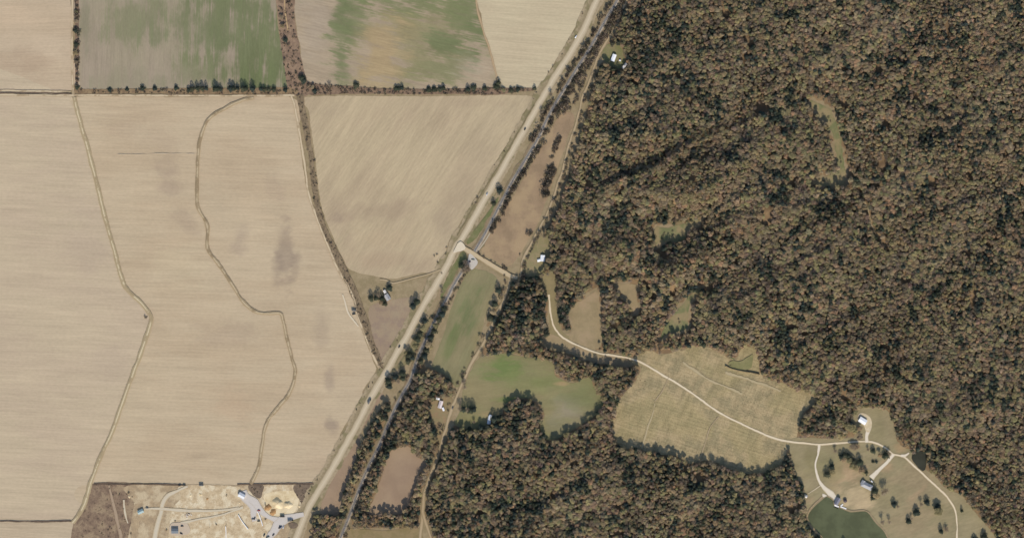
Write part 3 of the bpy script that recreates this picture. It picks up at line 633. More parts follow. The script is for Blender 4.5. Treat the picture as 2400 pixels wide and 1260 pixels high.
ribbon('farm_lane', FARM_LANE, 5, Z0 + .36, LANE, rough=.9, label='farm lane from the highway to the farmhouse')
TRACK = strip_mat('track_dirt', alb(180, 160, 130), alb(208, 190, 158), alb(172, 152, 122), .5, .12)
ribbon('field_track', WTRACK, 5, Z0 + .14, TRACK, rough=.8, label='dirt track down the left of the green field')
ribbon('field_track', HTRACK, 5, Z0 + .18, TRACK, rough=.8, label='dirt track below the upper fields')
ribbon('field_track', HTRACK2, 4.5, Z0 + .14, TRACK, rough=.8, label='pale track above the ditch at far left')
ribbon('field_track', DITCHTRACK, 5.5, Z0 + .2, TRACK, rough=1, label='dirt track along the west bank of the ditch')
ribbon('field_track', [(276, 362), (340, 361), (410, 360), (460, 361)], 1.5, Z0 + .2, strip_mat('faint_track', alb(206, 188, 160), alb(196, 178, 150)), rough=1.2, label='faint dark line across the middle field beside the hooked levee')
ribbon('field_track', SIDETRACK, 4, Z0 + .22, strip_mat('track_pale', alb(200, 184, 154), alb(216, 202, 176)), rough=.6, label='pale loop of track beside the parked trailer')
ribbon('field_track', [(a + 1, b) for a, b in [(1114, -90), (1115, 0), (1128, 60), (1149, 124), (1165, 188)]], 4.5, Z0 + .14, strip_mat('track_brown', alb(168, 144, 112), alb(184, 160, 126)), rough=.8, label='brown track between the upper middle fields')
ribbon('field_ditch', [(-170, 217), (0, 218), (100, 218.6), (168, 219.6)], 2.6, Z0 + .16, ground_mat('ditch_dark', alb(110, 94, 80), alb(96, 82, 70), None, 5, .7, .3), rough=.8, prof=[(-1, .3), (0, -.0), (1, .3)], label='thin dark ditch at far left')
ribbon('field_ditch', [(-170, 1220), (0, 1220), (90, 1221), (168, 1219)], 3.0, Z0 + .16, bpy.data.materials['ditch_dark'], rough=1, prof=[(-1, .3), (0, 0), (1, .3)], label='thin dark ditch at bottom left')
ribbon('field_ditch', [(220, 1133), (330, 1133.5), (432, 1136)], 3.0, Z0 + .22, bpy.data.materials['ditch_dark'], rough=1, prof=[(-1, .3), (0, 0), (1, .3)], label='dark field edge above the building site, left')
ribbon('field_ditch', [(556, 1134), (640, 1133), (735, 1133)], 2.6, Z0 + .26, bpy.data.materials['ditch_dark'], rough=1, prof=[(-1, .3), (0, 0), (1, .3)], label='dark field edge above the building site, right')
ribbon('field_ditch', [(1240, 240), (1180, 345), (1110, 460), (1060, 545)], 2.6, Z0 + .22, ground_mat('verge_ditch', alb(134, 122, 92), alb(122, 112, 82), None, 5, .7, .2), rough=1.2, offset=-13, label='grassy ditch along the field side of the highway')
LEVEE = strip_mat('levee_soil', alb(172, 155, 122), alb(214, 198, 164), alb(168, 150, 118), .22, .14)
LPROF = [(-1, 0), (-.5, .25), (-.22, .4), (.22, .4), (.5, .25), (1, 0)]
ribbon('levee', L1, 10, Z0 + .06, LEVEE, rough=1.3, prof=LPROF, label='long winding levee at the left')
LEVEE2 = strip_mat('levee_soil_dark', alb(168, 149, 118), alb(200, 182, 150), alb(152, 134, 105), .20, .14)
ribbon('levee', L2, 8, Z0 + .06, LEVEE2, rough=1.3, prof=LPROF, label='hooked levee in the middle field')
# tracks on the building site
YG = strip_mat('site_gravel', alb(196, 178, 146), alb(206, 194, 170), None, .6, .1)
WG = strip_mat('site_concrete', alb(196, 186, 172), alb(206, 198, 188), None, .75, .07)
ribbon('site_track', YARD_LANE, 9, Z0 + .2, YG, rough=.8, label='pale track curving through the building site')
ribbon('site_track', YARD_CROSS, 6, Z0 + .24, YG, rough=.8, label='pale track across the building site')
ribbon('site_track', YARD_DIAG, 5, Z0 + .28, YG, rough=.8, label='slanting track from the blue grey house')
ribbon('driveway', DRIVE_A, 14, Z0 + .32, WG, rough=.8, label='grey gravel drive below the white house on the site')
ribbon('driveway', DRIVE_A2, 14, Z0 + .36, WG, rough=.8, label='grey gravel drive joining the site entrance')
ribbon('driveway', DRIVE_B, 14, Z0 + .40, WG, rough=.8, label='broad pale site entrance from the highway')
poly_sheet('gravel_pad', [(402, 1226), (440, 1226), (441, 1250), (400, 1252)], Z0 + .3, flat_mat('pad_pale', alb(198, 180, 156), grain=.08, sc=2), label='pale pad round the blue grey house')
poly_sheet('scrub_lot', ISLAND, Z0 + .5, bpy.data.materials['scrub_soil_dark'], label='dark scrub island in the site entrance')
ribbon('site_track', [(256, 1136, 5), (266, 1180, 7), (274, 1215, 8), (284, 1262, 8), (290, 1330, 8)], 6, Z0 + .18, strip_mat('site_dirt', alb(160, 140, 116), alb(172, 150, 126)), rough=1, label='brown track through the scrub lot')
ribbon('site_track', [(290, 1170, 3), (293, 1200, 6), (300, 1225, 3)], 4, Z0 + .22, YG, rough=1.5, label='bare pale streak in the scrub lot')

# ------------------------------------------------------------------ water
def water(name, pts, col, label, rough=.12):
    q = NB(name + '_surface', rough, .2)
    n = q.noise(q.P, 1 / 24.0, 4.0, .6)
    c = q.mix(q.sm(n, .35, .65), col, tuple(v * 1.3 for v in col))
    q.bump(q.noise(q.P, 1 / 1.5, 2.0, .5), .1, .05)
    return poly_sheet(name, pts, Z0 + .12, q.done(c), rough=.8, label=label)
ribbon('lake_bank', LAKE + [LAKE[0]], 6, Z0, strip_mat('bank_mud', alb(172, 152, 120), alb(150, 134, 104), None, .5, .2), rough=1.6, label='muddy tan shore round the lake')
water('lake', LAKE, alb(90, 94, 68, .82), 'murky green lake at the bottom right')
water('pond', POND, alb(66, 66, 54, .7), 'small dark pond beside the gravel road')
poly_sheet('marsh', [(1707, 852), (1713, 845), (1738, 845), (1752, 836), (1763, 830), (1764, 848), (1758, 864), (1738, 866), (1712, 860)], Z0 + .1, ground_mat('marsh_grass', alb(138, 134, 92), alb(128, 124, 86), alb(146, 136, 98), 8, .7, .12), label='dried green pond bed at the top of the plantation')
ribbon('dam', [(1700, 857), (1715, 864), (1740, 870), (1760, 873), (1780, 877)], 6, Z0 + .1, ground_mat('dam_grass', alb(150, 134, 100), alb(120, 106, 80), None, 6, .7, .2), rough=1, prof=[(-1, 0), (-.3, 2.0), (.3, 2.0), (1, 0)], label='low earth dam below the dried pond')
# ------------------------------------------------------------------ trees and shrubs
def quads(C, Nrm, size, rng):
    """leaf clumps: one small kite-shaped face per centre, facing along Nrm"""
    n = len(C)
    Nrm = Nrm / np.maximum(np.linalg.norm(Nrm, axis=1), 1e-6)[:, None]
    r = rng.normal(size=(n, 3)); T = np.cross(Nrm, r); T /= np.maximum(np.linalg.norm(T, axis=1), 1e-6)[:, None]
    B = np.cross(Nrm, T)
    s = size[:, None] * .5
    e = rng.uniform(.6, 1.15, (n, 4, 1))
    V = np.stack([C + T * s * e[:, 0], C + B * s * e[:, 1] * .85, C - T * s * e[:, 2], C - B * s * e[:, 3] * .85], 1).reshape(-1, 3)
    F = np.arange(n * 4).reshape(n, 4)
    return V, F
def leaf_mesh(name, V, F, tone, mat):
    me = bpy.data.meshes.new(name)
    me.vertices.add(len(V)); me.vertices.foreach_set('co', V.astype(np.float32).ravel())
    k = F.shape[1]
    me.loops.add(F.size); me.loops.foreach_set('vertex_index', F.astype(np.int32).ravel())
    me.polygons.add(len(F)); me.polygons.foreach_set('loop_start', np.arange(0, F.size, k, dtype=np.int32))
    a = me.attributes.new('tone', 'FLOAT', 'POINT'); a.data.foreach_set('value', tone.astype(np.float32))
    me.materials.append(mat); me.update(calc_edges=True)
    return me
def foliage_mat(name):
    """leaves: part of the light comes through them"""
    q = NB(name, .9, .05)
    t = q.attr('tint', 'INSTANCER'); tn = q.attr('tone')
    n = q.noise(q.P, 1 / 1.3, 2.0, .5)
    c = q.scale(t.outputs['Color'], q.math('ADD', .70, q.math('ADD', q.math('MULTIPLY', tn.outputs['Fac'], .42), q.math('MULTIPLY', n, .20))))
    d = q.t.nodes.new('ShaderNodeBsdfDiffuse'); tr = q.t.nodes.new('ShaderNodeBsdfTranslucent'); mx = q.t.nodes.new('ShaderNodeMixShader')
    q.link(c, d.inputs[0]); q.link(c, tr.inputs[0]); mx.inputs[0].default_value = .42
    q.link(d.outputs[0], mx.inputs[1]); q.link(tr.outputs[0], mx.inputs[2])
    q.t.nodes.remove(q.b)
    q.link(mx.outputs[0], q.t.nodes['Material Output'].inputs[0])
    return q.m
LEAF = foliage_mat('leaf_foliage')
BARK = flat_mat('bark', (.13, .105, .085), .9, .1, .3, .4)

def broad_crown(seed, R=4.0, z0=7.0, z1=12.5, n=330, leaf=1.5):
    g = np.random.default_rng(seed); L = g.integers(7, 11)
    a = g.uniform(0, 2 * np.pi, L); rr = np.sqrt(g.uniform(.05, 1, L)) * R * .62
    lc = np.stack([np.cos(a) * rr, np.sin(a) * rr, g.uniform(z1 - 2.7, z1 - 1.5, L) - rr * .22], 1)
    lc[0] = (g.normal() * .4, g.normal() * .4, z1 - 1.7)
    lr = g.uniform(.36, .55, L) * R
    i = g.integers(0, L, n); d = g.normal(size=(n, 3)); d[:, 2] = np.abs(d[:, 2]) * 1.0 - .35; d /= np.linalg.norm(d, axis=1)[:, None]
    rad = lr[i] * g.uniform(.75, 1.12, n)
    C = lc[i] + d * rad[:, None] * np.array([1, 1, .68])
    V, F = quads(C, d + np.array([0, 0, .75]) + g.normal(size=(n, 3)) * .4, leaf * g.uniform(.6, 1.5, n), g)
    tone = np.repeat(np.clip(g.uniform(.0, 1, n) * .6 + g.uniform(0, 1, L)[i] * .4, 0, 1), 4)
    return V, F, tone
def bare_crown(seed, R=4.0, z0=4.0, z1=12.0):
    """limbs and twigs as thin tapering blades, a few leaf clumps left"""
    g = np.random.default_rng(seed); V, F, T = [], [], []
    def blade(p, q_, w, t):
        d = q_ - p; s = np.cross(d, g.normal(size=3)); s /= max(np.linalg.norm(s), 1e-6)
        b = len(V); V.extend([p - s * w, p + s * w, q_ + s * w * .3, q_ - s * w * .3]); F.append((b, b + 1, b + 2, b + 3)); T.extend([t] * 4)
    base = np.array([0, 0, z0])
    for k in range(11):
        a = g.uniform(0, 2 * np.pi); e = g.uniform(.25, 1.25)
        tip = base + np.array([math.cos(a) * math.cos(e) * R, math.sin(a) * math.cos(e) * R, math.sin(e) * (z1 - z0)])
        blade(base, tip, .14, .5)
        for j in range(13):
            t = g.uniform(.3, 1); p = base + (tip - base) * t
            d = g.normal(size=3); d[2] = abs(d[2]) * .8; d /= np.linalg.norm(d)
            blade(p, p + d * g.uniform(.7, 2.0), g.uniform(.07, .15), g.uniform(.2, 1))
    n = 130
    d = g.normal(size=(n, 3)); d /= np.linalg.norm(d, axis=1)[:, None]
    C = d * np.array([R, R, (z1 - z0) * .36]) * g.uniform(.3, 1, (n, 1)) + np.array([0, 0, z1 - 2.6])
    v2, f2 = quads(C, d + g.normal(size=(n, 3)) * .6, g.uniform(.5, 1.3, n), g)
    b = len(V)
    return np.r_[np.array(V), v2], np.r_[np.array(F), f2 + b], np.r_[np.array(T), np.repeat(g.uniform(0, 1, n), 4)]
def cone_crown(seed, R=2.9, z0=1.2, z1=13.0, n=380):
    """evergreen: whorls of drooping sprays, wide low, ragged"""
    g = np.random.default_rng(seed)
    t = g.uniform(0, 1, n) ** 1.35; a = g.uniform(0, 2 * np.pi, n)
    prof = np.minimum(1, 1.15 * (1 - t ** 2.2) ** .75) * (.55 + .45 * np.minimum(1, t * 4)) * (1 + .18 * np.sin(a * 3 + seed) + .12 * np.sin(a * 5 + 2 * seed + t * 9))
    r = R * prof * g.uniform(.45, 1.08, n)
    C = np.stack([np.cos(a) * r, np.sin(a) * r, z0 + t * (z1 - z0)], 1)
    Nn = np.stack([np.cos(a), np.sin(a), np.full(n, .9)], 1) + g.normal(size=(n, 3)) * .45
    V, F = quads(C, Nn, g.uniform(.8, 1.7, n) * (1.1 - .45 * t), g)
    return V, F, np.repeat(g.uniform(0, 1, n), 4)
def shrub_crown(seed, n=60):
    g = np.random.default_rng(seed); L = 4
    lc = g.normal(size=(L, 3)) * np.array([.6, .6, .2]) + np.array([0, 0, .9]); i = g.integers(0, L, n)
    d = g.normal(size=(n, 3)); d[:, 2] = np.abs(d[:, 2]) - .3; d /= np.linalg.norm(d, axis=1)[:, None]
    V, F = quads(lc[i] + d * g.uniform(.5, 1.0, (n, 1)), d + g.normal(size=(n, 3)) * .6, g.uniform(.4, .9, n), g)
    V[:, 2] = np.maximum(V[:, 2], 0.02)
    return V, F, np.repeat(g.uniform(0, 1, n), 4)
def trunk_mesh(name, r, h, seed):
    g = np.random.default_rng(seed); V, F = [], []
    lean = g.normal(size=2) * .25
    for k, (t, rr) in enumerate(((0, 1.5), (.08, 1.0), (.5, .8), (1, .3))):
        for j in range(6):
            a = j * math.pi / 3; V.append((math.cos(a) * r * rr + lean[0] * t * t, math.sin(a) * r * rr + lean[1] * t * t, t * h))
    for k in range(3):
        for j in range(6):
            F.append((k * 6 + j, k * 6 + (j + 1) % 6, k * 6 + 6 + (j + 1) % 6, k * 6 + 6 + j))
    for j in range(4):                                     # limbs
        a = g.uniform(0, 6.28); b = len(V); p = Vector((lean[0] * .3, lean[1] * .3, h * g.uniform(.5, .8))); q_ = p + Vector((math.cos(a) * 2, math.sin(a) * 2, 1.8))
        for c, w in ((p, r * .45), (q_, r * .15)):
            for s in range(3):
                V.append((c.x + math.cos(s * 2.1) * w, c.y + math.sin(s * 2.1) * w, c.z))
        F += [(b + s, b + (s + 1) % 3, b + 3 + (s + 1) % 3, b + 3 + s) for s in range(3)]
    me = bpy.data.meshes.new(name); me.from_pydata(V, [], F); me.materials.append(BARK); me.update()
    return me
NB_, NBARE, NE_ = 8, 4, 4
KINDS = {'broad': [(leaf_mesh('crown', *broad_crown(i), LEAF), trunk_mesh('trunk', .26, 8.5, i)) for i in range(NB_)],
         'bare': [(leaf_mesh('crown', *bare_crown(20 + i), LEAF), trunk_mesh('trunk', .24, 6.5, 20 + i)) for i in range(NBARE)],
         'ever': [(leaf_mesh('crown', *cone_crown(40 + i), LEAF), trunk_mesh('trunk', .22, 9.0, 40 + i)) for i in range(NE_)]}
NAMES = {'broad': 'broadleaf_tree', 'bare': 'bare_tree', 'ever': 'evergreen_tree'}
SHRUBS = [leaf_mesh('foliage', *shrub_crown(70 + i), LEAF) for i in range(5)]
PAL = {'broad': np.array([(.320, .262, .150), (.300, .256, .140), (.272, .244, .132), (.296, .226, .140), (.262, .212, .142), (.335, .275, .172), (.248, .228, .126), (.315, .236, .136)]),
       'bare': np.array([(.275, .230, .168), (.255, .212, .158), (.300, .250, .180)]),
       'ever': np.array([(.072, .086, .064), (.084, .094, .062), (.064, .080, .066), (.108, .110, .070)]),
       'dark': np.array([(.2, .16, .11)]),
       'shrub': np.array([(.235, .178, .135), (.260, .203, .146), (.215, .175, .130), (.200, .178, .118), (.285, .232, .160)])}
PAL['broad'] = PAL['broad'] * np.array([1.12, 1.06, 1.01]); PAL['bare'] = PAL['bare'] * np.array([1.13, 1.07, 1.04])
PROTO = {}
def make_tree(kind, x, y, h, dia, label, group, tint=None, rz=None, var=None):
    """h in metres, dia of the crown in map units"""
    var = random.randrange(len(KINDS[kind])) if var is None else var
    cm, tm = KINDS[kind][var]
    R0 = {'broad': 4.2, 'bare': 4.0, 'ever': 2.9}[kind]; H0 = {'broad': 12.8, 'bare': 12.0, 'ever': 13.7}[kind]
    sx = dia * S / 2 / R0; sz = h / H0
    o = empty(NAMES[kind], (X(x), Y(y), float(hz(x, y)) - .1), random.uniform(0, 6.28) if rz is None else rz)
    o.scale = (sx, sx, sz)
    tag(o, label, 'tree', group)
    c = link(bpy.data.objects.new('crown', cm), o); link(bpy.data.objects.new('trunk', tm), o)
    t = PAL[kind][random.randrange(len(PAL[kind]))] * random.uniform(.85, 1.15) if tint is None else np.array(tint)
    c['tint'] = [float(v) for v in t] + [1.0]
    PROTO.setdefault((kind, var), (c, o.children[-1] if len(o.children) else None))
    return o

# --- single trees (x, y of the foot, height in m, crown in map units, kind) with what they stand by
ORD = ['first', 'second', 'third', 'fourth', 'fifth', 'sixth', 'seventh', 'eighth', 'ninth', 'tenth', 'eleventh', 'twelfth', 'thirteenth', 'fourteenth', 'fifteenth', 'sixteenth', 'seventeenth', 'eighteenth', 'nineteenth', 'twentieth', 'twenty-first', 'twenty-second', 'twenty-third', 'twenty-fourth', 'twenty-fifth', 'twenty-sixth']
def tree_list(where, rows):
    rank = {}
    for k in ('ever', 'broad', 'bare'):
        q_ = [r for r in rows if r[4] == k]; horiz = len(q_) and max(r[0] for r in q_) - min(r[0] for r in q_) > max(r[1] for r in q_) - min(r[1] for r in q_)
        for n_, r in enumerate(sorted(q_, key=lambda r: r[0] if horiz else r[1])): rank[id(r)] = (n_, len(q_), 'left' if horiz else 'top')
    for r in rows:
        x, y, h, d, k = r[:5]
        extra = r[5] if len(r) > 5 else None
        nm = {'ever': 'dark evergreen tree', 'broad': 'brown leafy tree', 'bare': 'grey leafless tree'}[k]
        n_, tot, side = rank[id(r)]
        lab, grp = (extra, None) if extra else (('%s %s, %s from the %s' % (nm, where, ORD[n_], side)) if tot > 1 else 'only %s %s' % (nm, where), 'trees ' + where)
        make_tree(k, x, y, h, d * 1.2, lab, grp)
E, Bd, Ba = 'ever', 'broad', 'bare'
tree_list('beside the grey roofed farmhouse', [(870, 699, 13, 12, E, 'dark evergreen tree furthest left by the farmhouse'), (887, 690, 10, 13, Ba, 'grey leafless tree behind the farmhouse'), (896, 700, 12, 11, E, 'dark evergreen pressed against the front of the farmhouse'), (892, 708, 8, 9, Bd, 'brown leafy tree in front of the farmhouse'), (913, 675, 10, 12, E, 'dark evergreen at the end of the farm lane'), (902, 711, 9, 10, E, 'low evergreen in front of the farmhouse corner'), (882, 698, 11, 10, E, 'slim evergreen second from left by the farmhouse')])
tree_list('alone near the highway below the farmhouse', [(968, 717, 14, 13, E), (977, 707, 14, 13, E)])
tree_list('in the clump at the level crossing', [(1088, 634, 14, 16, Ba), (1094, 624, 14, 16, Ba), (1083, 622, 12, 13, E), (1098, 632, 12, 13, Ba), (1090, 614, 12, 12, Ba)])
tree_list('between the highway and the railway', [(1290, 222, 9, 11, Ba, 'grey leafless tree by the highway, northernmost'), (1270, 262, 8, 11, Ba, 'grey leafless tree by the highway, second from the north'), (1170, 447, 12, 13, E, 'dark evergreen by the highway above the crossing, upper'), (1157, 477, 10, 10, E, 'dark evergreen by the highway above the crossing, lower'), (1035, 683, 10, 9, Ba, 'slim leafless tree by the highway below the crossing')])
tree_list('in the row left of the railway', [(996, 752, 12, 12, E), (991, 768, 13, 12, Bd), (985, 782, 14, 12, E), (979, 794, 14, 13, E), (973, 810, 14, 12, Bd), (960, 832, 15, 14, E), (957, 846, 14, 12, E), (966, 838, 13, 11, E), (952, 826, 11, 9, Bd)])
tree_list('in the row right of the railway', [(1040, 722, 12, 12, E), (1045, 712, 10, 10, Ba), (1036, 736, 13, 13, E), (1029, 748, 13, 12, E), (1022, 762, 14, 13, Bd), (1018, 776, 14, 12, E), (1010, 790, 14, 12, E), (1004, 806, 14, 13, Bd), (1000, 820, 14, 12, E), (996, 834, 14, 13, E), (986, 846, 13, 12, E), (1010, 812, 10, 10, Bd)])
tree_list('in the clump above the lower highway', [(911, 893, 15, 15, E), (913, 904, 13, 12, E), (926, 884, 13, 13, E), (934, 892, 12, 12, Ba), (943, 874, 16, 13, E), (944, 886, 12, 11, E), (921, 893, 11, 11, Bd)])
tree_list('along the top of the long pasture', [(1168, 680, 14, 12, E), (1160, 712, 14, 12, E), (1156, 730, 14, 13, Bd), (1177, 690, 10, 8, Ba), (1150, 745, 14, 14, E), (1158, 748, 13, 13, E)])
tree_list('at the corner of the lower pasture', [(1089, 906, 12, 11, Ba), (1086, 893, 10, 10, Ba)])
tree_list('in the small grove at the pasture edge', [(1078, 957, 15, 11, Ba), (1086, 959, 16, 11, E), (1095, 959, 16, 12, Ba), (1103, 961, 17, 13, E), (1110, 958, 16, 11, E)])
tree_list('beside the white house at the pasture edge', [(1062, 1010, 14, 12, E), (1079, 1009, 12, 9, E), (1101, 1004, 9, 9, E), (1111, 987, 7, 8, Ba), (1128, 1002, 15, 14, E), (1138, 1005, 15, 13, E), (1158, 981, 16, 14, E), (1170, 980, 14, 12, E), (1180, 984, 16, 11, E)])
tree_list('by the driveway of the lake house', [(1938, 1111, 13, 13, E, 'dark evergreen right of the lake driveway, lower of two'), (1949, 1093, 11, 11, E, 'dark evergreen right of the lake driveway, upper of two'), (1950, 1106, 8, 12, Bd, 'brown leafy tree beside the two evergreens of the lake driveway')])
tree_list('in the copse inside the ring of gravel roads', [(1971, 1070, 11, 11, E), (1979, 1066, 11, 11, E), (1987, 1068, 10, 11, E), (1976, 1076, 8, 11, Bd), (1991, 1078, 10, 12, Bd), (1998, 1080, 12, 12, E), (2014, 1083, 14, 14, E), (1996, 1092, 9, 12, Bd), (2004, 1096, 9, 13, Bd), (2018, 1100, 9, 13, Bd), (2029, 1107, 11, 9, E), (2024, 1106, 8, 11, Bd)])
tree_list('along the gravel road near the white barn', [(1957, 1056, 9, 10, Ba, 'grey leafless tree below the gravel road, left of the barn turn'), (1999, 1048, 9, 16, Bd, 'broad brown tree shading the gravel road below the barn'), (2007, 1046, 8, 13, Bd, 'brown leafy tree by the gravel road nearest the barn turn'), (2033, 1052, 6, 8, Ba, 'small leafless tree just below the barn turn'), (2046, 1056, 9, 10, E, 'slim evergreen below the gravel road right of the barn turn'), (2061, 1066, 10, 9, Bd, 'narrow brown tree left of the road junction'), (2075, 1066, 13, 14, E, 'dark evergreen left of the road junction'), (2082, 1063, 9, 12, Ba, 'leafless tree close to the road junction'), (2046, 1081, 4, 6, E, 'left one of two tiny evergreens on the lawn'), (2054, 1081, 4, 6, E, 'right one of two tiny evergreens on the lawn'), (2015, 1023, 12, 16, Bd, 'round brown tree left of the barn driveway'), (2014, 1005, 9, 12, Bd, 'brown tree right below the white barn'), (1991, 1000, 14, 20, Bd, 'wide dark brown tree left of the white barn')])
tree_list('right of the grey roofed house', [(2049, 1150, 14, 12, E, 'dark evergreen touching the grey roofed house'), (2053, 1160, 9, 14, Bd, 'brown tree in front of the grey roofed house'), (2046, 1166, 8, 10, E, 'low evergreen below the grey roofed house'), (2068, 1152, 16, 15, Ba, 'tall leafless tree right of the grey roofed house'), (2076, 1147, 15, 14, Ba, 'second leafless tree right of the grey roofed house')])
tree_list('on the lawn east of the lake', [(2095, 1181, 11, 11, E, 'slim evergreen on the lawn between house and lake'), (2104, 1186, 8, 8, Ba, 'thin leafless tree beside the slim lawn evergreen'), (2067, 1222, 13, 12, Ba, 'leafless tree on the lake bank, left of two'), (2083, 1222, 10, 10, Ba, 'leafless tree on the lake bank, right of two'), (2129, 1220, 10, 11, E, 'evergreen lowest in the lawn arc of trees'), (2136, 1213, 8, 8, Ba, 'pale leafless tree behind the lowest evergreen of the lawn arc'), (2147, 1200, 12, 14, E, 'round evergreen in the middle of the lawn arc'), (2158, 1181, 11, 10, Ba, 'leafless tree high in the lawn arc'), (2172, 1176, 11, 12, E, 'evergreen at the top of the lawn arc'), (2197, 1197, 14, 17, Bd, 'largest brown tree on the lawn by the gravel road'), (2197, 1187, 12, 13, E, 'dark evergreen behind the largest brown lawn tree'), (2205, 1244, 12, 9, E, 'narrow dark evergreen near the bottom of the lawn'), (2216, 1240, 7, 14, Ba, 'leafless tree right of the narrow bottom evergreen'), (2254, 1196, 9, 6, E, 'thin evergreen alone right of the gravel road'), (2306, 1258, 12, 14, E, 'evergreen at the bottom edge far right of the lawn'), (2284, 1266, 10, 14, E, 'evergreen cut by the bottom edge right of the gravel road')])
tree_list('at the south end of the lake', [(1977, 1268, 10, 9, E, 'slim evergreen on the south shore of the lake'), (1915, 1262, 14, 15, E, 'pointed evergreen at the foot of the lake path'), (1880, 1240, 15, 17, E, 'tall evergreen left of the lake path, middle of three'), (1888, 1234, 14, 14, E, 'tall evergreen left of the lake path, right of three'), (1872, 1240, 14, 14, E, 'tall evergreen left of the lake path, left of three')])
tree_list('in the hedge under the striped green field', [(443, 211, 7, 9, E), (451, 209, 12, 10, E), (463, 208, 12, 10, E), (474, 208, 12, 10, E), (484, 208, 12, 8, E), (505, 209, 14, 11, E), (510, 208, 10, 10, E), (518, 209, 9, 8, E), (541, 208, 13, 12, E), (548, 208, 12, 10, E), (557, 208, 9, 8, E), (569, 208, 14, 11, E), (576, 208, 13, 10, E), (593, 209, 14, 12, E), (612, 209, 9, 8, E), (620, 210, 8, 9, E), (630, 210, 6, 8, E), (642, 210, 7, 9, E), (669, 211, 9, 9, E), (413, 207, 6, 9, E), (363, 208, 5, 9, E), (335, 207, 6, 10, E), (298, 210, 4, 7, E), (257, 211, 4, 9, E)])
tree_list('in the hedge above the diagonal field', [(737, 213, 8, 9, E), (734, 205, 6, 9, Bd), (835, 201, 7, 12, E), (772, 199, 5, 10, Ba), (928, 208, 7, 9, E), (935, 208, 7, 9, E), (942, 206, 8, 8, E), (1005, 211, 6, 11, E), (1018, 210, 6, 11, E), (1031, 210, 6, 10, E), (1039, 207, 8, 9, E), (1097, 210, 9, 9, E), (1110, 206, 6, 12, E), (1136, 208, 7, 9, E), (1168, 195, 9, 10, E), (1163, 203, 7, 12, E), (1198, 212, 6, 10, E), (1214, 210, 6, 10, E), (1253, 208, 7, 7, E), (1180, 212, 5, 9, Bd)])
tree_list('at the corner of the brown brush strip', [(708, 184, 9, 13, E), (712, 190, 8, 11, E), (662, 62, 6, 9, Bd), (669, 94, 6, 10, E), (660, 40, 5, 9, Bd)])
tree_list('in the narrow hedge left of the green field', [(178, 72, 6, 10, E), (179, 105, 6, 10, E), (178, 125, 6, 11, Bd), (179, 50, 4, 9, Bd), (181, 205, 5, 9, E), (179, 145, 5, 9, Bd), (178, 28, 4, 8, Bd)])

# --- the forest
def scatter(sp, jit, mask, seed):
    g = np.random.default_rng(seed)
    xs = np.arange(-158 + 0, 2550, sp); ys = np.arange(-115, 1370, sp * .87)
    A, B = np.meshgrid(xs, ys); A = A + (np.arange(len(ys)) % 2)[:, None] * sp / 2
    A = (A + g.uniform(-jit, jit, A.shape) * sp).ravel(); B = (B + g.uniform(-jit, jit, B.shape) * sp).ravel()
    i = np.clip(((A - RX0) / RSTEP).astype(int), 0, RW - 1); j = np.clip(((B - RY0) / RSTEP).astype(int), 0, RH - 1)
    k = mask[j, i]
    return A[k], B[k]
fx, fy = scatter(6.9, .48, FMASK & (FDIST > 3), 31)
g = np.random.default_rng(77)
gap = (vnoise(fx / 15, fy / 15, 61) * .5 + vnoise(fx / 33, fy / 33, 62) * .5) < .20     # small openings in the canopy
fx, fy = fx[~gap], fy[~gap]
nF = len(fx)
dist = rast(FDIST, fx, fy)
big = vnoise(fx / 120, fy / 120, 51); mid = vnoise(fx / 38, fy / 38, 52); sml = vnoise(fx / 20, fy / 20, 53)
pe = .05 + .55 * np.clip((mid * .5 + sml * .5 - .60) * 5, 0, 1)
for (cx, cy, rx, ry, am) in [(1490, 130, 60, 50, .35), (1545, 60, 60, 50, .30), (1520, 170, 40, 40, .3), (1322, 725, 20, 44, .95), (1330, 735, 14, 40, .5), (1580, 550, 50, 28, .35), (1100, 1230, 90, 40, .3), (1180, 690, 50, 40, .45), (1240, 700, 40, 60, .4), (1200, 760, 70, 50, .2),
                             (1020, 990, 40, 40, .35), (1050, 1000, 30, 30, .3), (900, 960, 26, 60, .4), (870, 1050, 30, 60, .35), (2230, 80, 50, 60, .3), (2150, 90, 60, 30, .35), (2340, 620, 60, 20, .5), (1860, 1090, 30, 40, .3), (1700, 1100, 120, 24, .2), (1490, 1050, 30, 24, .3), (1330, 990, 80, 40, .2), (2120, 960, 40, 40, .25), (1920, 990, 40, 30, .3), (1850, 870, 20, 20, .2), (1240, 960, 50, 40, .1), (1620, 800, 60, 24, .3), (2190, 1070, 30, 24, .5)]:
    pe = pe + .62 * am * np.exp(-(((fx - cx) / rx) ** 2 + ((fy - cy) / ry) ** 2))
# the woods west of the lane and round the crossing hold more evergreens
low = (fx < 1300) & (fy > 640)
pe = pe + np.where(low, .05, 0)
rnd = g.uniform(size=nF)
pb = .20 + .5 * np.clip(vnoise(fx / 60, fy / 60, 54) - .5, 0, 1)
kind = np.where(rnd < pe, 2, np.where(rnd < pe + pb, 1, 0))           # 0 broad 1 bare 2 evergreen
dia = np.where(kind == 2, g.uniform(8.5, 14, nF), 8.0 + 7.5 * g.uniform(0, 1, nF) ** 2.0) * (0.88 + .3 * vnoise(fx / 70, fy / 70, 55))
hgt = np.where(kind == 2, g.uniform(11, 19, nF), g.uniform(9.5, 16.5, nF)) * (0.88 + .24 * vnoise(fx / 50, fy / 50, 56))
emer = np.clip((vnoise(fx / 26, fy / 26, 63) * .6 + vnoise(fx / 60, fy / 60, 64) * .4 - .60) * 8, 0, 1)   # groups of taller trees
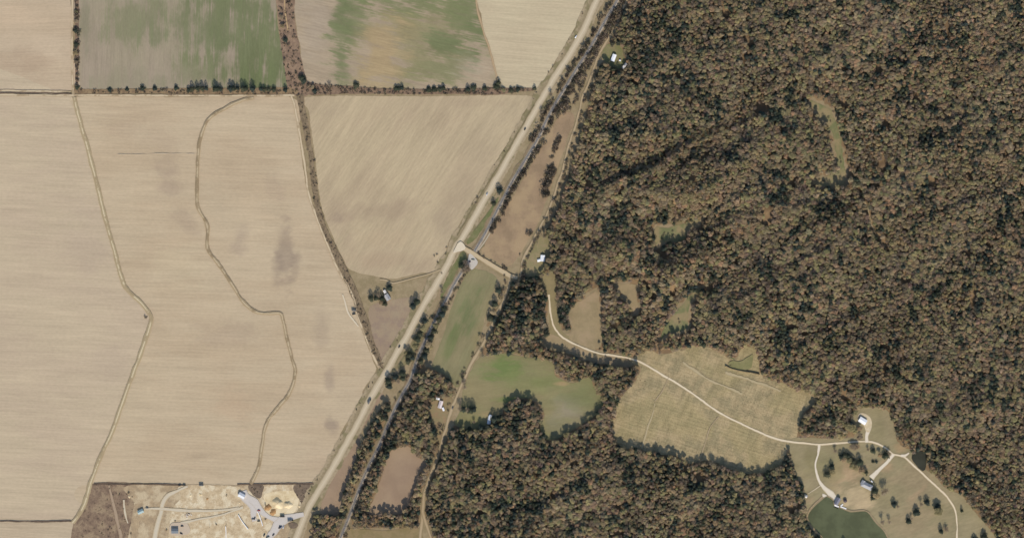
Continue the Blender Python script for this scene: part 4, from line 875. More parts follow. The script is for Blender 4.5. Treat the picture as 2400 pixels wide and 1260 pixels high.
hgt = np.where(kind == 2, g.uniform(12, 18, nF), g.uniform(9.8, 12.6, nF) + 3.8 * emer * g.uniform(.5, 1, nF)) * (0.92 + .16 * vnoise(fx / 50, fy / 50, 56))
hgt = np.where((dist < 14) & (kind != 2), hgt * 1.12, hgt)
var = np.where(kind == 0, g.integers(0, NB_, nF), np.where(kind == 1, NB_ + g.integers(0, NBARE, nF), NB_ + NBARE + g.integers(0, NE_, nF)))
tint = np.empty((nF, 3))
hue = vnoise(fx / 55, fy / 55, 57)
for K, nm in ((0, 'broad'), (1, 'bare'), (2, 'ever')):
    s_ = kind == K; P_ = PAL[nm]
    idx = np.clip((g.uniform(size=s_.sum()) * .62 + hue[s_] * .38) * len(P_), 0, len(P_) - 1).astype(int)
    tint[s_] = P_[idx] * g.uniform(.86, 1.14, (s_.sum(), 1)) * (1 + g.normal(size=(s_.sum(), 3)) * .035)
rust = (kind == 0) & (g.uniform(size=nF) < .03 + .10 * np.exp(-(((fx - 2150) / 160) ** 2 + ((fy - 120) / 120) ** 2)))
tint[rust] = np.array([.40, .255, .15]) * g.uniform(.85, 1.2, (rust.sum(), 1))
yel = (kind == 0) & (g.uniform(size=nF) < .02); tint[yel] = np.array([.42, .35, .17])

u_, v_ = fx * ca - fy * sa, fx * sa + fy * ca
tint *= (.86 + .28 * vnoise(u_ / 150, v_ / 42, 58))[:, None]      # stands along the ridges differ in tone
# the 300 broadleaf and the evergreen trees that show largest stand as trees of their own, the rest is one mass per kind
PLACES = [('the grassy plantation', F_PLANT), ('the lower green pasture', F_GREEN4), ('the long green pasture', F_GREEN3), ('the enclosed brown field', BROWN_M), ('the narrow brown strip', BROWN_S),
          ('the brown railway field', F_TRI), ('the houses and the lake', F_HOME), ('the road bend clearing', C1), ('the gravel road corridor', COR), ('the small second clearing', C2), ('the slanting clearing', C3),
          ('the square green glade', C4), ('the curving glade', C5), ('the top white building', C6), ('the crossing house', C7), ('the pale sheds', C8), ('the bottom grass strip', GRASS_S)]
def place_of(x, y):
    best, name = 1e9, ''
    for nm, P_ in PLACES:
        d = min((a - x) ** 2 + (b - y) ** 2 for a, b in P_) ** .5
        c = np.array(P_, float)
        for a, b in zip(c, np.roll(c, -1, 0)):
            e = b - a; t = np.clip(((x - a[0]) * e[0] + (y - a[1]) * e[1]) / max((e ** 2).sum(), 1e-9), 0, 1)
            d = min(d, math.hypot(x - a[0] - t * e[0], y - a[1] - t * e[1]))
        if d < best: best, name = d, nm
    return name, best
infr = (fx > 6) & (fx < 2394) & (fy > 6) & (fy < 1254)
solo = np.zeros(nF, bool)
for K, n_ in ((0, 262), (1, 120), (2, 150)):
    sc_ = np.where((kind == K) & infr, dia + np.where(dist < 16, 3.0, 0) + np.where(dist < 30, .6, 0), -1)
    solo[np.argsort(-sc_)[:n_]] = True
for i in np.nonzero(solo)[0]:
    k = ('broad', 'bare', 'ever')[kind[i]]
    pl, dd = place_of(fx[i], fy[i])
    nm = {'broad': 'brown leafy tree', 'bare': 'grey leafless tree', 'ever': 'dark evergreen tree'}[k]
    if k == 'broad':
        if rust[i]: nm = 'rust red tree'
        elif tint[i][1] / tint[i][0] > .80: nm = 'olive leafy tree'
        elif tint[i].sum() > .84: nm = 'pale tan tree'
    P_ = np.array(dict(PLACES)[pl], float); cx_, cy_ = P_.mean(0); hx, hy = np.ptp(P_[:, 0]) / 2, np.ptp(P_[:, 1]) / 2
    ux, uy = (fx[i] - cx_) / hx, (fy[i] - cy_) / hy
    side = ('left of ' if ux < 0 else 'right of ') if abs(ux) > 1.5 * abs(uy) else ('above ' if uy < 0 else 'below ') if abs(uy) > 1.5 * abs(ux) else (('upper ' if uy < 0 else 'lower ') + ('left' if ux < 0 else 'right') + ' of ')
    if dia[i] > 15.6: nm = 'wide ' + nm
    elif dia[i] < 11.5: nm = 'narrow ' + nm
    if dd < 14: where = 'at the forest edge, ' + side + pl
    elif dd < 40: where = 'just inside the forest, ' + side + pl
    else: where = 'deep in forest, ' + side + pl
    make_tree(k, fx[i], fy[i], hgt[i], dia[i], nm + ' ' + where, nm + 's ' + where, tint[i], var=int(var[i] - (0, NB_, NB_ + NBARE)[kind[i]]))
for k in KINDS:
    for v in range(len(KINDS[k])):
        if (k, v) not in PROTO: raise RuntimeError('no proto %s %d' % (k, v))

def instance_mass(name, x, y, sc3, rot, tin, idx, protos, label):
    """one object: points that carry copies of the crowns (and trunks) through geometry nodes"""
    me = bpy.data.meshes.new(name)
    n = len(x)
    co = np.stack([X(x), Y(y), hz(x, y) - .1], 1).astype(np.float32)
    me.vertices.add(n); me.vertices.foreach_set('co', co.ravel())
    a = me.attributes.new('grow', 'FLOAT_VECTOR', 'POINT'); a.data.foreach_set('vector', sc3.astype(np.float32).ravel())
    a = me.attributes.new('turn', 'FLOAT', 'POINT'); a.data.foreach_set('value', rot.astype(np.float32))
    a = me.attributes.new('pick', 'INT', 'POINT'); a.data.foreach_set('value', idx.astype(np.int32))
    a = me.attributes.new('tint', 'FLOAT_COLOR', 'POINT'); a.data.foreach_set('color', np.c_[tin, np.ones(n)].astype(np.float32).ravel())
    me.materials.append(LEAF)
    o = link(bpy.data.objects.new(name, me))
    ng = bpy.data.node_groups.new(name, 'GeometryNodeTree')
    ng.interface.new_socket('Geometry', in_out='INPUT', socket_type='NodeSocketGeometry')
    ng.interface.new_socket('Geometry', in_out='OUTPUT', socket_type='NodeSocketGeometry')
    N = ng.nodes.new; Lk = ng.links.new
    gi, go = N('NodeGroupInput'), N('NodeGroupOutput')
    g2i = N('GeometryNodeGeometryToInstance')
    for pr in reversed(protos):
        j = N('GeometryNodeJoinGeometry')
        for ob in pr:
            oi = N('GeometryNodeObjectInfo'); oi.transform_space = 'ORIGINAL'; oi.inputs['Object'].default_value = ob; oi.inputs['As Instance'].default_value = False
            Lk(oi.outputs['Geometry'], j.inputs[0])
        Lk(j.outputs[0], g2i.inputs[0])
    iop = N('GeometryNodeInstanceOnPoints'); iop.inputs['Pick Instance'].default_value = True
    def named(nm, typ):
        q = N('GeometryNodeInputNamedAttribute'); q.data_type = typ; q.inputs['Name'].default_value = nm
        return q.outputs['Attribute']
    m2p = N('GeometryNodeMeshToPoints')
    Lk(gi.outputs[0], m2p.inputs[0]); Lk(m2p.outputs[0], iop.inputs['Points']); Lk(g2i.outputs[0], iop.inputs['Instance'])
    Lk(named('pick', 'INT'), iop.inputs['Instance Index'])
    cx = N('ShaderNodeCombineXYZ'); Lk(named('turn', 'FLOAT'), cx.inputs[2])
    e2r = N('FunctionNodeEulerToRotation'); Lk(cx.outputs[0], e2r.inputs[0]); Lk(e2r.outputs[0], iop.inputs['Rotation'])
    Lk(named('grow', 'FLOAT_VECTOR'), iop.inputs['Scale'])
    Lk(iop.outputs[0], go.inputs[0])
    md = o.modifiers.new('scatter', 'NODES'); md.node_group = ng
    return struct(o, label, 'stuff')
# Geometry to Instance keeps the order in which the links were made, so ask once with a fixed list
def mass(name, kinds, label):
    s_ = (~solo) & np.isin(kind, kinds)
    R0 = np.array([4.2, 4.0, 2.9])[kind[s_]]; H0 = np.array([12.8, 12.0, 13.7])[kind[s_]]
    sx = dia[s_] * S / 2 / R0; sz = hgt[s_] / H0
    pr, off = [], {}
    for K in kinds:
        nm = ('broad', 'bare', 'ever')[K]; off[K] = len(pr) - (0, NB_, NB_ + NBARE)[K]
        pr += [PROTO[(nm, v)] for v in range(len(KINDS[nm]))]
    ix = var[s_] + np.array([off.get(0, 0), off.get(1, 0), off.get(2, 0)])[kind[s_]]
    instance_mass(name, fx[s_], fy[s_], np.stack([sx, sx, sz], 1), g.uniform(0, 6.28, s_.sum()), tint[s_], ix, pr, label)
mass('broadleaf_forest', (0,), 'brown and olive autumn forest covering the hills')
mass('bare_forest', (1,), 'grey leafless trees scattered through the forest')
mass('evergreen_forest', (2,), 'dark evergreens scattered through the forest')

# --- brush: shrubs along ditches, hedges, railway and lane
def strip_pts(poly, sp, seed, keep=1.0):
    P_ = np.array(poly, float); gg = np.random.default_rng(seed)
    n = int((P_[:, 0].max() - P_[:, 0].min()) * (P_[:, 1].max() - P_[:, 1].min()) / sp ** 2 * 1.3) + 4
    x = gg.uniform(P_[:, 0].min(), P_[:, 0].max(), n); y = gg.uniform(P_[:, 1].min(), P_[:, 1].max(), n)
    k = inside(poly, x, y) & (gg.uniform(size=n) < keep)
    return x[k], y[k]
def line_pts(line, w0, w1, sp, seed, keep=1.0, clump=0):
    """points beside a line between offsets w0 and w1"""
    gg = np.random.default_rng(seed); P_ = catmull([p[:2] for p in line], 2.0); T = np.gradient(P_, axis=0); T /= np.hypot(T[:, 0], T[:, 1])[:, None]
    Nn = np.stack([T[:, 1], -T[:, 0]], 1)
    L_ = len(P_) * 2.0; n = int(L_ * abs(w1 - w0) / sp ** 2); i = gg.integers(0, len(P_), n); o_ = gg.uniform(w0, w1, n)
    p = P_[i] + Nn[i] * o_[:, None]
    k = gg.uniform(size=n) < keep
    if clump: k &= vnoise(p[:, 0] / clump, p[:, 1] / clump, seed) > .5
    return p[k, 0], p[k, 1]
SH = []   # (x, y, size, where, tone)
def add_shrubs(xy, lo, hi, where, pal='shrub', seed=0):
    gg = np.random.default_rng(seed + 500)
    for a, b in zip(*xy):
        t = PAL[pal][gg.integers(len(PAL[pal]))] * gg.uniform(.75, 1.2)
        if pal == 'dark': t = PAL['shrub'][gg.integers(5)] * gg.uniform(.45, 1.0)
        SH.append((a, b, gg.uniform(lo, hi) * (1.5 if gg.uniform() < .12 else 1), where, t))
add_shrubs(strip_pts(BRUSH_V, 7.5, 1, .7), .9, 2.1, 'in the brown strip between the green fields', seed=1)
add_shrubs(strip_pts(HEDGE_E, 5.6, 2, .8), 1.0, 2.4, 'in the hedge above the diagonal field', seed=2)
add_shrubs(strip_pts(HEDGE_W, 8, 3), 1.0, 2.2, 'in the hedge below the striped green field', seed=3)
add_shrubs(strip_pts(HEDGE_N, 6, 4), 1.8, 3.2, 'in the narrow hedge left of the green field', seed=4)
add_shrubs(line_pts(DITCH, -7, 7, 5.6, 5, .8), .7, 1.7, 'in the ditch that curves to the highway', seed=5)
RN = [p for p in RAIL if p[1] < 560]; RS = [p for p in RAIL if p[1] > 600]
add_shrubs(line_pts(RN, 7, 15, 4.4, 6), 1.8, 3.9, 'right of the railway above the crossing', 'dark', seed=6)
add_shrubs(line_pts([p for p in RAIL if p[1] < 380], -15, -7, 4.8, 7, .85), 1.8, 3.9, 'left of the railway above the crossing', 'dark', seed=7)
add_shrubs(line_pts(RS, 6, 13, 6.5, 8), 1.6, 3.2, 'right of the railway below the crossing', seed=8)
add_shrubs(line_pts([p for p in RAIL if p[1] > 690], -13, -6, 7.5, 9, .7), 1.6, 3.0, 'left of the railway below the crossing', seed=9)
BRUSH_R = [(1440, 20), (1462, 20), (1440, 62), (1416, 100), (1398, 130), (1380, 170), (1366, 205), (1352, 240), (1330, 262), (1305, 275), (1318, 240), (1350, 190), (1392, 122), (1420, 70)]
for y0_, y1_, w_ in ((0, 95, 'between railway and lane, near the top edge'), (95, 150, 'between railway and lane, beside the white workshop'), (150, 205, 'between railway and lane, above the hedge line'), (205, 300, 'between railway and lane, at the tip of the brown field')):
    bx_, by_ = strip_pts(BRUSH_R, 6.5, 10); kk = (by_ >= y0_) & (by_ < y1_)
    add_shrubs((bx_[kk], by_[kk]), 1.8, 3.8, w_, seed=10 + y0_)
add_shrubs(line_pts([p for p in FRONT_N if p[1] > 150], 5, 9, 5, 11), 1.6, 3.2, 'along the upper lane', seed=11)
add_shrubs(line_pts([(1300, 345), (1282, 420), (1272, 470), (1240, 545), (1212, 598)], -4, 6, 6, 12, .8, 30), 1.8, 3.6, 'in the clumps beside the upper lane', seed=12)
add_shrubs(line_pts([(1314, 322), (1304, 334), (1302, 350)], -6, 6, 4, 21), 2.0, 3.6, 'in the round thicket inside the brown railway field', 'dark', seed=21)
add_shrubs(line_pts([(1296, 395), (1284, 425), (1277, 458)], -7, 7, 3.6, 22), 2.2, 4.0, 'in the long thicket inside the brown railway field', 'dark', seed=22)
add_shrubs(line_pts([(1120, 588), (1150, 608), (1190, 628)], -6, 0, 4.5, 13, .8), 1.2, 2.2, 'above the crossing road', seed=13)
add_shrubs(line_pts(FRONT_S, -12, -6, 8, 14, .6), 1.6, 3.4, 'along the lower lane', seed=14)
add_shrubs(strip_pts(SCRUBLOT, 9, 15, .5), .5, 1.1, 'in the rough lot beside the building site', seed=15)
add_shrubs(strip_pts(SCRUB_E, 7, 16, .6), .6, 1.2, 'in the scrub corner by the highway', seed=16)
add_shrubs(strip_pts(SCRUB_M, 7, 17, .6), .6, 1.2, 'in the scrub patch on the building site', seed=17)
add_shrubs(line_pts(HWY, -20, -14, 10, 18, .5), .8, 1.8, 'on the left verge of the highway', seed=18)
LONE = [(340, 741, 'by the bend of the long levee, left of three'), (344, 743, 'by the bend of the long levee, right of three'), (341, 745, 'by the bend of the long levee, lowest of three'), (838, 730, 'right of the grey trailer'), (836, 722, 'above the grey trailer'),
        (1018, 600, 'in the diagonal field near the crossing, left of two'), (1024, 596, 'in the diagonal field near the crossing, right of two'), (1026, 615, 'above the mouth of the farm lane'), (1035, 640, 'below the mouth of the farm lane'),
        (411, 1220, 'above the blue grey house'), (391, 1241, 'left of the blue grey house'), (507, 1228, 'beside the short site post'), (307, 1250, 'low in the scrub lot by its right edge'), (531, 1160, 'left of the light grey site house'), (623, 1216, 'between the second low wall and the site entrance'), (622, 1181, 'at the left rim of the sand pit'), (302, 1154, 'high in the scrub lot by its right edge'),
        (1553, 553, 'in the square green glade, lower left'), (1557, 546, 'in the square green glade, upper left'), (1576, 541, 'in the square green glade, upper right'), (1578, 550, 'in the square green glade, lower right'), (1551, 560, 'in the square green glade, lowest'),
        (1942, 275, 'high in the curving glade, upper of two'), (1946, 284, 'high in the curving glade, lower of two'), (1969, 372, 'in the narrow waist of the curving glade, upper'), (1971, 380, 'in the narrow waist of the curving glade, lower'), (1953, 262, 'at the top right of the curving glade'), (1919, 420, 'in the foot of the curving glade, left'), (1930, 424, 'in the foot of the curving glade, right'),
        (1592, 755, 'in the slanting green clearing, lower'), (1591, 748, 'in the slanting green clearing, upper'), (1712, 855, 'at the left end of the dried pond bed'), (1752, 870, 'on the low earth dam')]
for q_ in LONE: SH.append((q_[0], q_[1], 1.8, q_[2], PAL['shrub'][2]))
ins = [i for i, s in enumerate(SH) if 4 < s[0] < 2396 and 4 < s[1] < 1256]
ins.sort(key=lambda i: -SH[i][2]); soloS = set(ins[:270]) | set(range(len(SH) - len(LONE), len(SH)))
SPROTO = {}
for i in sorted(soloS):
    x, y, r, where, t = SH[i]
    v = i % 5
    o = bpy.data.objects.new('shrub', SHRUBS[v]); link(o)
    o.location = (X(x), Y(y), float(hz(x, y))); o.rotation_euler = (0, 0, random.uniform(0, 6.28)); k = r / 1.45; o.scale = (k, k, k * random.uniform(.8, 1.2))
    o['tint'] = [float(c) for c in t] + [1.0]
    nm = 'reddish brown shrub' if t[0] / t[1] > 1.38 else ('olive shrub' if t[0] / t[1] < 1.15 else 'dry brown shrub')
    if i >= len(SH) - len(LONE): tag(o, 'single ' + nm + ' ' + where, 'shrub')
    else:
        band = ''
        if 'railway above' in where: band = ', ' + ('top edge' if y < 90 else 'beside the workshop' if y < 190 else 'beside the field tip' if y < 290 else 'beside the thickets' if y < 430 else 'just above it')
        if 'green fields' in where or 'curves to' in where: band = ', upper part' if y < (80 if 'green' in where else 480) else ', lower part'
        if 'diagonal field' in where or 'striped' in where: band = ', left half' if x < (980 if 'diag' in where else 430) else ', right half'
        if r > 3.6: nm = 'large ' + nm
        tag(o, nm + ' ' + where + band, 'shrub', nm + 's ' + where + band)
    SPROTO.setdefault(v, (o,))
rest = [i for i in range(len(SH)) if i not in soloS]
A = np.array([(SH[i][0], SH[i][1], SH[i][2]) for i in rest]); Tn = np.array([SH[i][4] for i in rest])
gg = np.random.default_rng(8); k_ = A[:, 2] / 1.45
instance_mass('brush', A[:, 0], A[:, 1], np.stack([k_, k_, k_ * gg.uniform(.8, 1.2, len(k_))], 1), gg.uniform(0, 6.28, len(k_)), Tn, gg.integers(0, 5, len(k_)), [SPROTO[v] for v in range(5)], 'low brush along ditches, hedges and the railway')
# seedlings of the plantation, in rows
def seedlings():
    a = math.radians(-17); e = np.array([math.cos(a), -math.sin(a)]); f = np.array([math.sin(a), math.cos(a)])
    gg = np.random.default_rng(9); P_ = []
    for r in np.arange(-400, 400, 8.5):
        for t in np.arange(-400, 400, 3.8):
            p = np.array([1670, 960]) + e * (t + gg.normal() * 1.0) + f * (r + gg.normal() * .35)
            if gg.uniform() < .62: P_.append(p)
    P_ = np.array(P_); k = inside(F_PLANT, P_[:, 0], P_[:, 1]) & ~near_line(GRAVEL, P_[:, 0], P_[:, 1], 12) & ~((P_[:, 0] > 1695) & (P_[:, 1] < 885))
    k &= vnoise(P_[:, 0] / 40, P_[:, 1] / 40, 71) > .22
    P_ = P_[k]; n = len(P_); s_ = gg.uniform(.24, .46, n) * (0.6 + .8 * vnoise(P_[:, 0] / 50, P_[:, 1] / 50, 72))
    tn = np.array([(.16, .15, .09), (.18, .155, .10), (.14, .14, .085)])[gg.integers(0, 3, n)] * gg.uniform(.8, 1.2, (n, 1))
    instance_mass('seedlings', P_[:, 0], P_[:, 1], np.stack([s_, s_, s_], 1), gg.uniform(0, 6.28, n), tn, gg.integers(0, 5, n), [SPROTO[v] for v in range(5)], 'rows of small planted seedlings on the grassy plantation')
seedlings()
print('forest trees', nF, 'shrubs', len(SH), 'broad', (kind == 0).sum(), 'bare', (kind == 1).sum(), 'ever', (kind == 2).sum())
# ------------------------------------------------------------------ buildings
def box(V, F, x0, x1, y0, y1, z0, z1):
    b = len(V)
    V += [(x0, y0, z0), (x1, y0, z0), (x1, y1, z0), (x0, y1, z0), (x0, y0, z1), (x1, y0, z1), (x1, y1, z1), (x0, y1, z1)]
    F += [(b, b + 3, b + 2, b + 1), (b + 4, b + 5, b + 6, b + 7), (b, b + 1, b + 5, b + 4), (b + 1, b + 2, b + 6, b + 5), (b + 2, b + 3, b + 7, b + 6), (b + 3, b, b + 4, b + 7)]
def box_obj(name, dims, mat, parent):
    V, F = [], []; box(V, F, *dims)
    return mesh_obj(name, V, F, mat, parent)
def roof_mat(name, col, rough=.55, rib=.5):
    """metal or shingle roof: courses along the slope, dirt and a little fading"""
    q = NB(name, rough, .3)
    tc = q.t.nodes.new('ShaderNodeTexCoord')
    n = q.noise(tc.outputs['Object'], .9, 4.0, .6); n2 = q.noise(q.map(tc.outputs['Object'], scale=(rib, 30, 1)), 1.0, 1.0, .5)
    v = q.math('ADD', .86, q.math('ADD', q.math('MULTIPLY', n, .2), q.math('MULTIPLY', n2, .08)))
    return q.done(q.scale(col, v))
M_WHITE_ROOF = roof_mat('white_metal_roof', (.76, .76, .75), .5); M_GREY_ROOF = roof_mat('grey_shingle_roof', (.35, .34, .33), .9, 3)
M_PALE_ROOF = roof_mat('pale_roof', (.62, .58, .53), .6); M_TEAL_ROOF = roof_mat('teal_roof', (.26, .34, .33), .6); M_SLATE_ROOF = roof_mat('slate_roof', (.17, .165, .19), .8, 3)
M_BLUE_ROOF = roof_mat('blue_grey_roof', (.14, .155, .165), .7, 3); M_LIGHT_GREY = roof_mat('light_grey_roof', (.57, .57, .57), .7); M_PINK = roof_mat('faded_roof', (.58, .50, .47), .7); M_DARK_ROOF = roof_mat('dark_roof', (.07, .055, .06), .8)
M_WALL = flat_mat('white_siding', (.70, .69, .66), .8, .2); M_WALL_T = flat_mat('tan_siding', (.48, .42, .34), .8, .2); M_WALL_G = flat_mat('grey_siding', (.34, .33, .32), .8, .2)
M_GLASS = flat_mat('window_glass', (.03, .035, .045), .1, .5); M_DOOR = flat_mat('door_paint', (.16, .10, .07), .6, .3); M_BRICK = flat_mat('chimney_brick', (.26, .13, .10), .9, .1, .2, .3)
M_DECK = flat_mat('pale_decking', (.74, .71, .67), .8, .2, .12, .4); M_WOOD = flat_mat('dark_timber', (.10, .08, .06), .85, .2, .2, .4)
def building(name, x, y, L, W, deg, h, roof, roof_m, wall_m, label, cat, pitch=.42, group=None, doors=1, windows=3, chimney=False, eave=.5):
    """L, W in map units, deg = turn of the long side, clockwise as seen from above; roof gable / hip / shed"""
    L *= S; W *= S
    r = empty(name, (X(x), Y(y), float(hz(x, y))), -math.radians(deg)); tag(r, label, cat, group)
    a, b = L / 2 - eave, W / 2 - eave; rise = (W / 2) * pitch
    t = .18
    # walls, gable ends included
    V = [(-a, -b, 0), (a, -b, 0), (a, b, 0), (-a, b, 0), (-a, -b, h), (a, -b, h), (a, b, h), (-a, b, h)]
    F = [(0, 1, 5, 4), (2, 3, 7, 6)]
    k = b * pitch
    if roof == 'gable':
        V += [(-a, 0, h + k), (a, 0, h + k)]; F += [(1, 2, 6, 9, 5), (3, 0, 4, 8, 7)]
    elif roof == 'shed':
        V[6] = (a, b, h + W * pitch * .5); V[7] = (-a, b, h + W * pitch * .5); F += [(1, 2, 6, 5), (3, 0, 4, 7)]
    else: F += [(1, 2, 6, 5), (3, 0, 4, 7)]
    mesh_obj('wall', V, F, wall_m, r)
    A, B = L / 2, W / 2; e = h - eave * pitch + .06
    if roof == 'gable':
        top = h + b * pitch + .06
        V = [(-A, -B, e), (A, -B, e), (A, 0, top), (-A, 0, top), (A, B, e), (-A, B, e)]; F = [(0, 1, 2, 3), (3, 2, 4, 5)]
    elif roof == 'hip':
        top = h + b * pitch + .06; c = max(A - B, .05)
        V = [(-A, -B, e), (A, -B, e), (A, B, e), (-A, B, e), (-c, 0, top), (c, 0, top)]; F = [(0, 1, 5, 4), (1, 2, 5), (2, 3, 4, 5), (3, 0, 4)]
    else:
        top = e + W * pitch * .5
        V = [(-A, -B, e), (A, -B, e), (A, B, top), (-A, B, top)]; F = [(0, 1, 2, 3)]
    rf = mesh_obj('roof', V, F, roof_m, r)
    md = rf.modifiers.new('thick', 'SOLIDIFY'); md.thickness = t; md.offset = 1
    if roof in ('gable', 'hip'):
        c = A if roof == 'gable' else max(A - B, .05)
        mesh_obj('ridge_cap', [(-c, -.18, top + t - .02), (c, -.18, top + t - .02), (c, 0, top + t + .08), (-c, 0, top + t + .08), (c, .18, top + t - .02), (-c, .18, top + t - .02)], [(0, 1, 2, 3), (3, 2, 4, 5)], roof_m, rf)
    for i in range(doors):
        px = -a * .5 + i * a
        d = box_obj('door', (px - .5, px + .5, -b - .04, -b + .04, 0, 2.05), M_DOOR, r)
    for s in (-1, 1):
        for i in range(windows):
            px = -a + (i + .8) * 2 * a / (windows + .6)
            if s == -1 and doors and abs(px + a * .5) < 1: continue
            w_ = box_obj('window', (px - .55, px + .55, s * b - .05, s * b + .05, 1.0, 2.1), M_WALL if wall_m is not M_WALL else M_WALL_G, r)
            box_obj('pane', (px - .45, px + .45, s * b - .07, s * b + .07, 1.1, 2.0), M_GLASS, w_)
    if chimney:
        box_obj('chimney', (a * .4, a * .4 + .7, .3, 1.0, h, top + 1.1), M_BRICK, rf)
    return r
building('barn', 2021.5, 985, 18.5, 12.5, 31, 3.6, 'gable', M_WHITE_ROOF, M_WALL, 'white roofed barn on a pale gravel pad above the gravel road', 'barn', .25, windows=4)
building('workshop', 1438, 136, 17, 9, -70, 3.4, 'gable', M_WHITE_ROOF, M_WALL, 'long white roofed building in the grass yard at the top of the forest edge', 'building', .25)
building('shed', 1464, 154.5, 15, 6, -52, 2.6, 'shed', M_PALE_ROOF, M_WALL_T, 'pale narrow shed among trees right of the long white building', 'shed', .2, windows=1)
building('hut', 1453, 142, 4, 3.4, 10, 2.2, 'gable', M_WHITE_ROOF, M_WALL, 'tiny white hut right beside the long white building', 'hut', .4, windows=0, eave=.2)
building('white_house', 1272, 605, 15, 10.5, -86, 3.0, 'gable', M_WHITE_ROOF, M_WALL, 'bright white roofed house by the lane northeast of the crossing', 'house', .4, chimney=False)
building('shed', 1263, 610, 7.5, 6, -12, 2.4, 'gable', M_WHITE_ROOF, M_WALL, 'small white shed left of the bright white house', 'shed', .3, windows=1, eave=.3)
building('farmhouse', 908, 696, 15, 11, 58, 3.2, 'gable', M_GREY_ROOF, M_WALL, 'grey roofed farmhouse among dark trees west of the highway', 'house', .45, chimney=True)
building('shed', 902, 683, 8, 6, 62, 2.5, 'gable', M_PALE_ROOF, M_WALL_T, 'small pale shed behind the grey roofed farmhouse', 'shed', .35, windows=1, eave=.3)
building('shed', 1027, 931, 10, 8.5, -78, 2.8, 'gable', M_WHITE_ROOF, M_WALL, 'white roofed shed northernmost in the yard west of the lane', 'shed', .3, windows=1)
building('house', 1032.5, 947, 18, 9, -74, 2.9, 'gable', M_PINK, M_WALL_T, 'house with a faded pinkish roof in the yard west of the lane', 'house', .4)
building('shed', 1039, 958, 8.5, 4.5, -110, 2.3, 'gable', M_WHITE_ROOF, M_WALL, 'narrow white shed nearest the lane in that yard', 'shed', .3, windows=1, eave=.3)
building('white_cottage', 1149, 975, 8, 7, -60, 2.8, 'gable', M_WHITE_ROOF, M_WALL, 'small white roofed cottage between dark evergreens at the pasture edge', 'house', .4, windows=2)
building('shed', 1146.5, 986, 14, 8, -80, 2.5, 'gable', M_LIGHT_GREY, M_WALL_G, 'grey roofed shed just below the white cottage', 'shed', .35, windows=2)
building('ranch_house', 2031, 1137, 27, 13, 26, 3.4, 'hip', M_GREY_ROOF, M_WALL_G, 'large grey roofed house at the end of the straight driveway', 'house', .62, windows=5, chimney=True)
building('garage', 2022, 1130, 11, 9, -62, 3.0, 'gable', M_GREY_ROOF, M_WALL_G, 'grey roofed garage at the left end of the large grey house', 'garage', .6, windows=1)
building('lake_house', 1962, 1173.5, 18, 9.5, -60, 3.6, 'gable', M_SLATE_ROOF, M_WALL, 'dark slate roofed house standing at the edge of the lake', 'house', .5, windows=4)
building('shed', 1888, 1161.5, 8, 6.5, 28, 2.6, 'gable', M_PALE_ROOF, M_WALL, 'little pale shed at the end of the thin track left of the lake', 'shed', .6, windows=1)
building('site_house', 567, 1160, 16, 11, 29, 3.6, 'gable', M_LIGHT_GREY, M_WALL, 'light grey roofed house at the top of the building site', 'house', .4, windows=4)
building('teal_house', 330, 1197.5, 14, 9, -25, 3.0, 'gable', M_TEAL_ROOF, M_WALL_T, 'small house with a teal roof at the left of the building site', 'house', .4)
building('blue_house', 410.5, 1242.5, 16.5, 12, 0, 3.9, 'gable', M_BLUE_ROOF, M_WALL_G, 'dark blue grey roofed house on a pale pad at the bottom edge', 'house', .3)
building('shed', 1122.5, 1239, 8, 5.5, -105, 2.6, 'gable', M_WHITE_ROOF, M_WALL, 'white shed among trees near the bottom edge, left of two', 'shed', .3, windows=1)
building('shed', 1145.5, 1239, 4, 3.5, 0, 2.3, 'gable', M_WHITE_ROOF, M_WALL, 'tiny white shed among trees near the bottom edge', 'shed', .3, windows=0, eave=.2)
building('cabin', 1165, 1249, 11, 8, -48, 2.9, 'gable', M_PALE_ROOF, M_WALL_T, 'pale roofed cabin among trees at the bottom edge', 'cabin', .35, windows=2)
building('shed', 1158, 1255, 9, 4, 38, 2.4, 'gable', M_WHITE_ROOF, M_WALL, 'slim white shed beside the pale cabin at the bottom edge', 'shed', .3, windows=1, eave=.25)
building('signal_hut', 1101, 613, 4.5, 4, -30, 2.6, 'hip', M_DARK_ROOF, M_WALL_G, 'small dark signal hut beside the level crossing', 'hut', .4, windows=0, eave=.25)

# gazebo, dock and decks at the lake house
gz = empty('gazebo', (X(1980.5), Y(1172), 0)); tag(gz, 'dark round roofed gazebo right of the lake house', 'gazebo')
def ngon_cone(name, r, z0, z1, k, mat, parent):
    V = [(math.cos(i * 2 * math.pi / k) * r, math.sin(i * 2 * math.pi / k) * r, z0) for i in range(k)] + [(0, 0, z1), (0, 0, z0 - .1)]
    return mesh_obj(name, V, [(i, (i + 1) % k, k) for i in range(k)] + [((i + 1) % k, i, k + 1) for i in range(k)], mat, parent)
ngon_cone('roof', 3.3, 2.5, 4.4, 8, M_DARK_ROOF, gz)
for i in range(8):
    a_ = i * math.pi / 4 + .39; box_obj('post', (math.cos(a_) * 2.8 - .08, math.cos(a_) * 2.8 + .08, math.sin(a_) * 2.8 - .08, math.sin(a_) * 2.8 + .08, 0, 2.55), M_WOOD, gz)
ngon_cone('floor', 3.0, .25, .26, 8, M_DECK, gz)
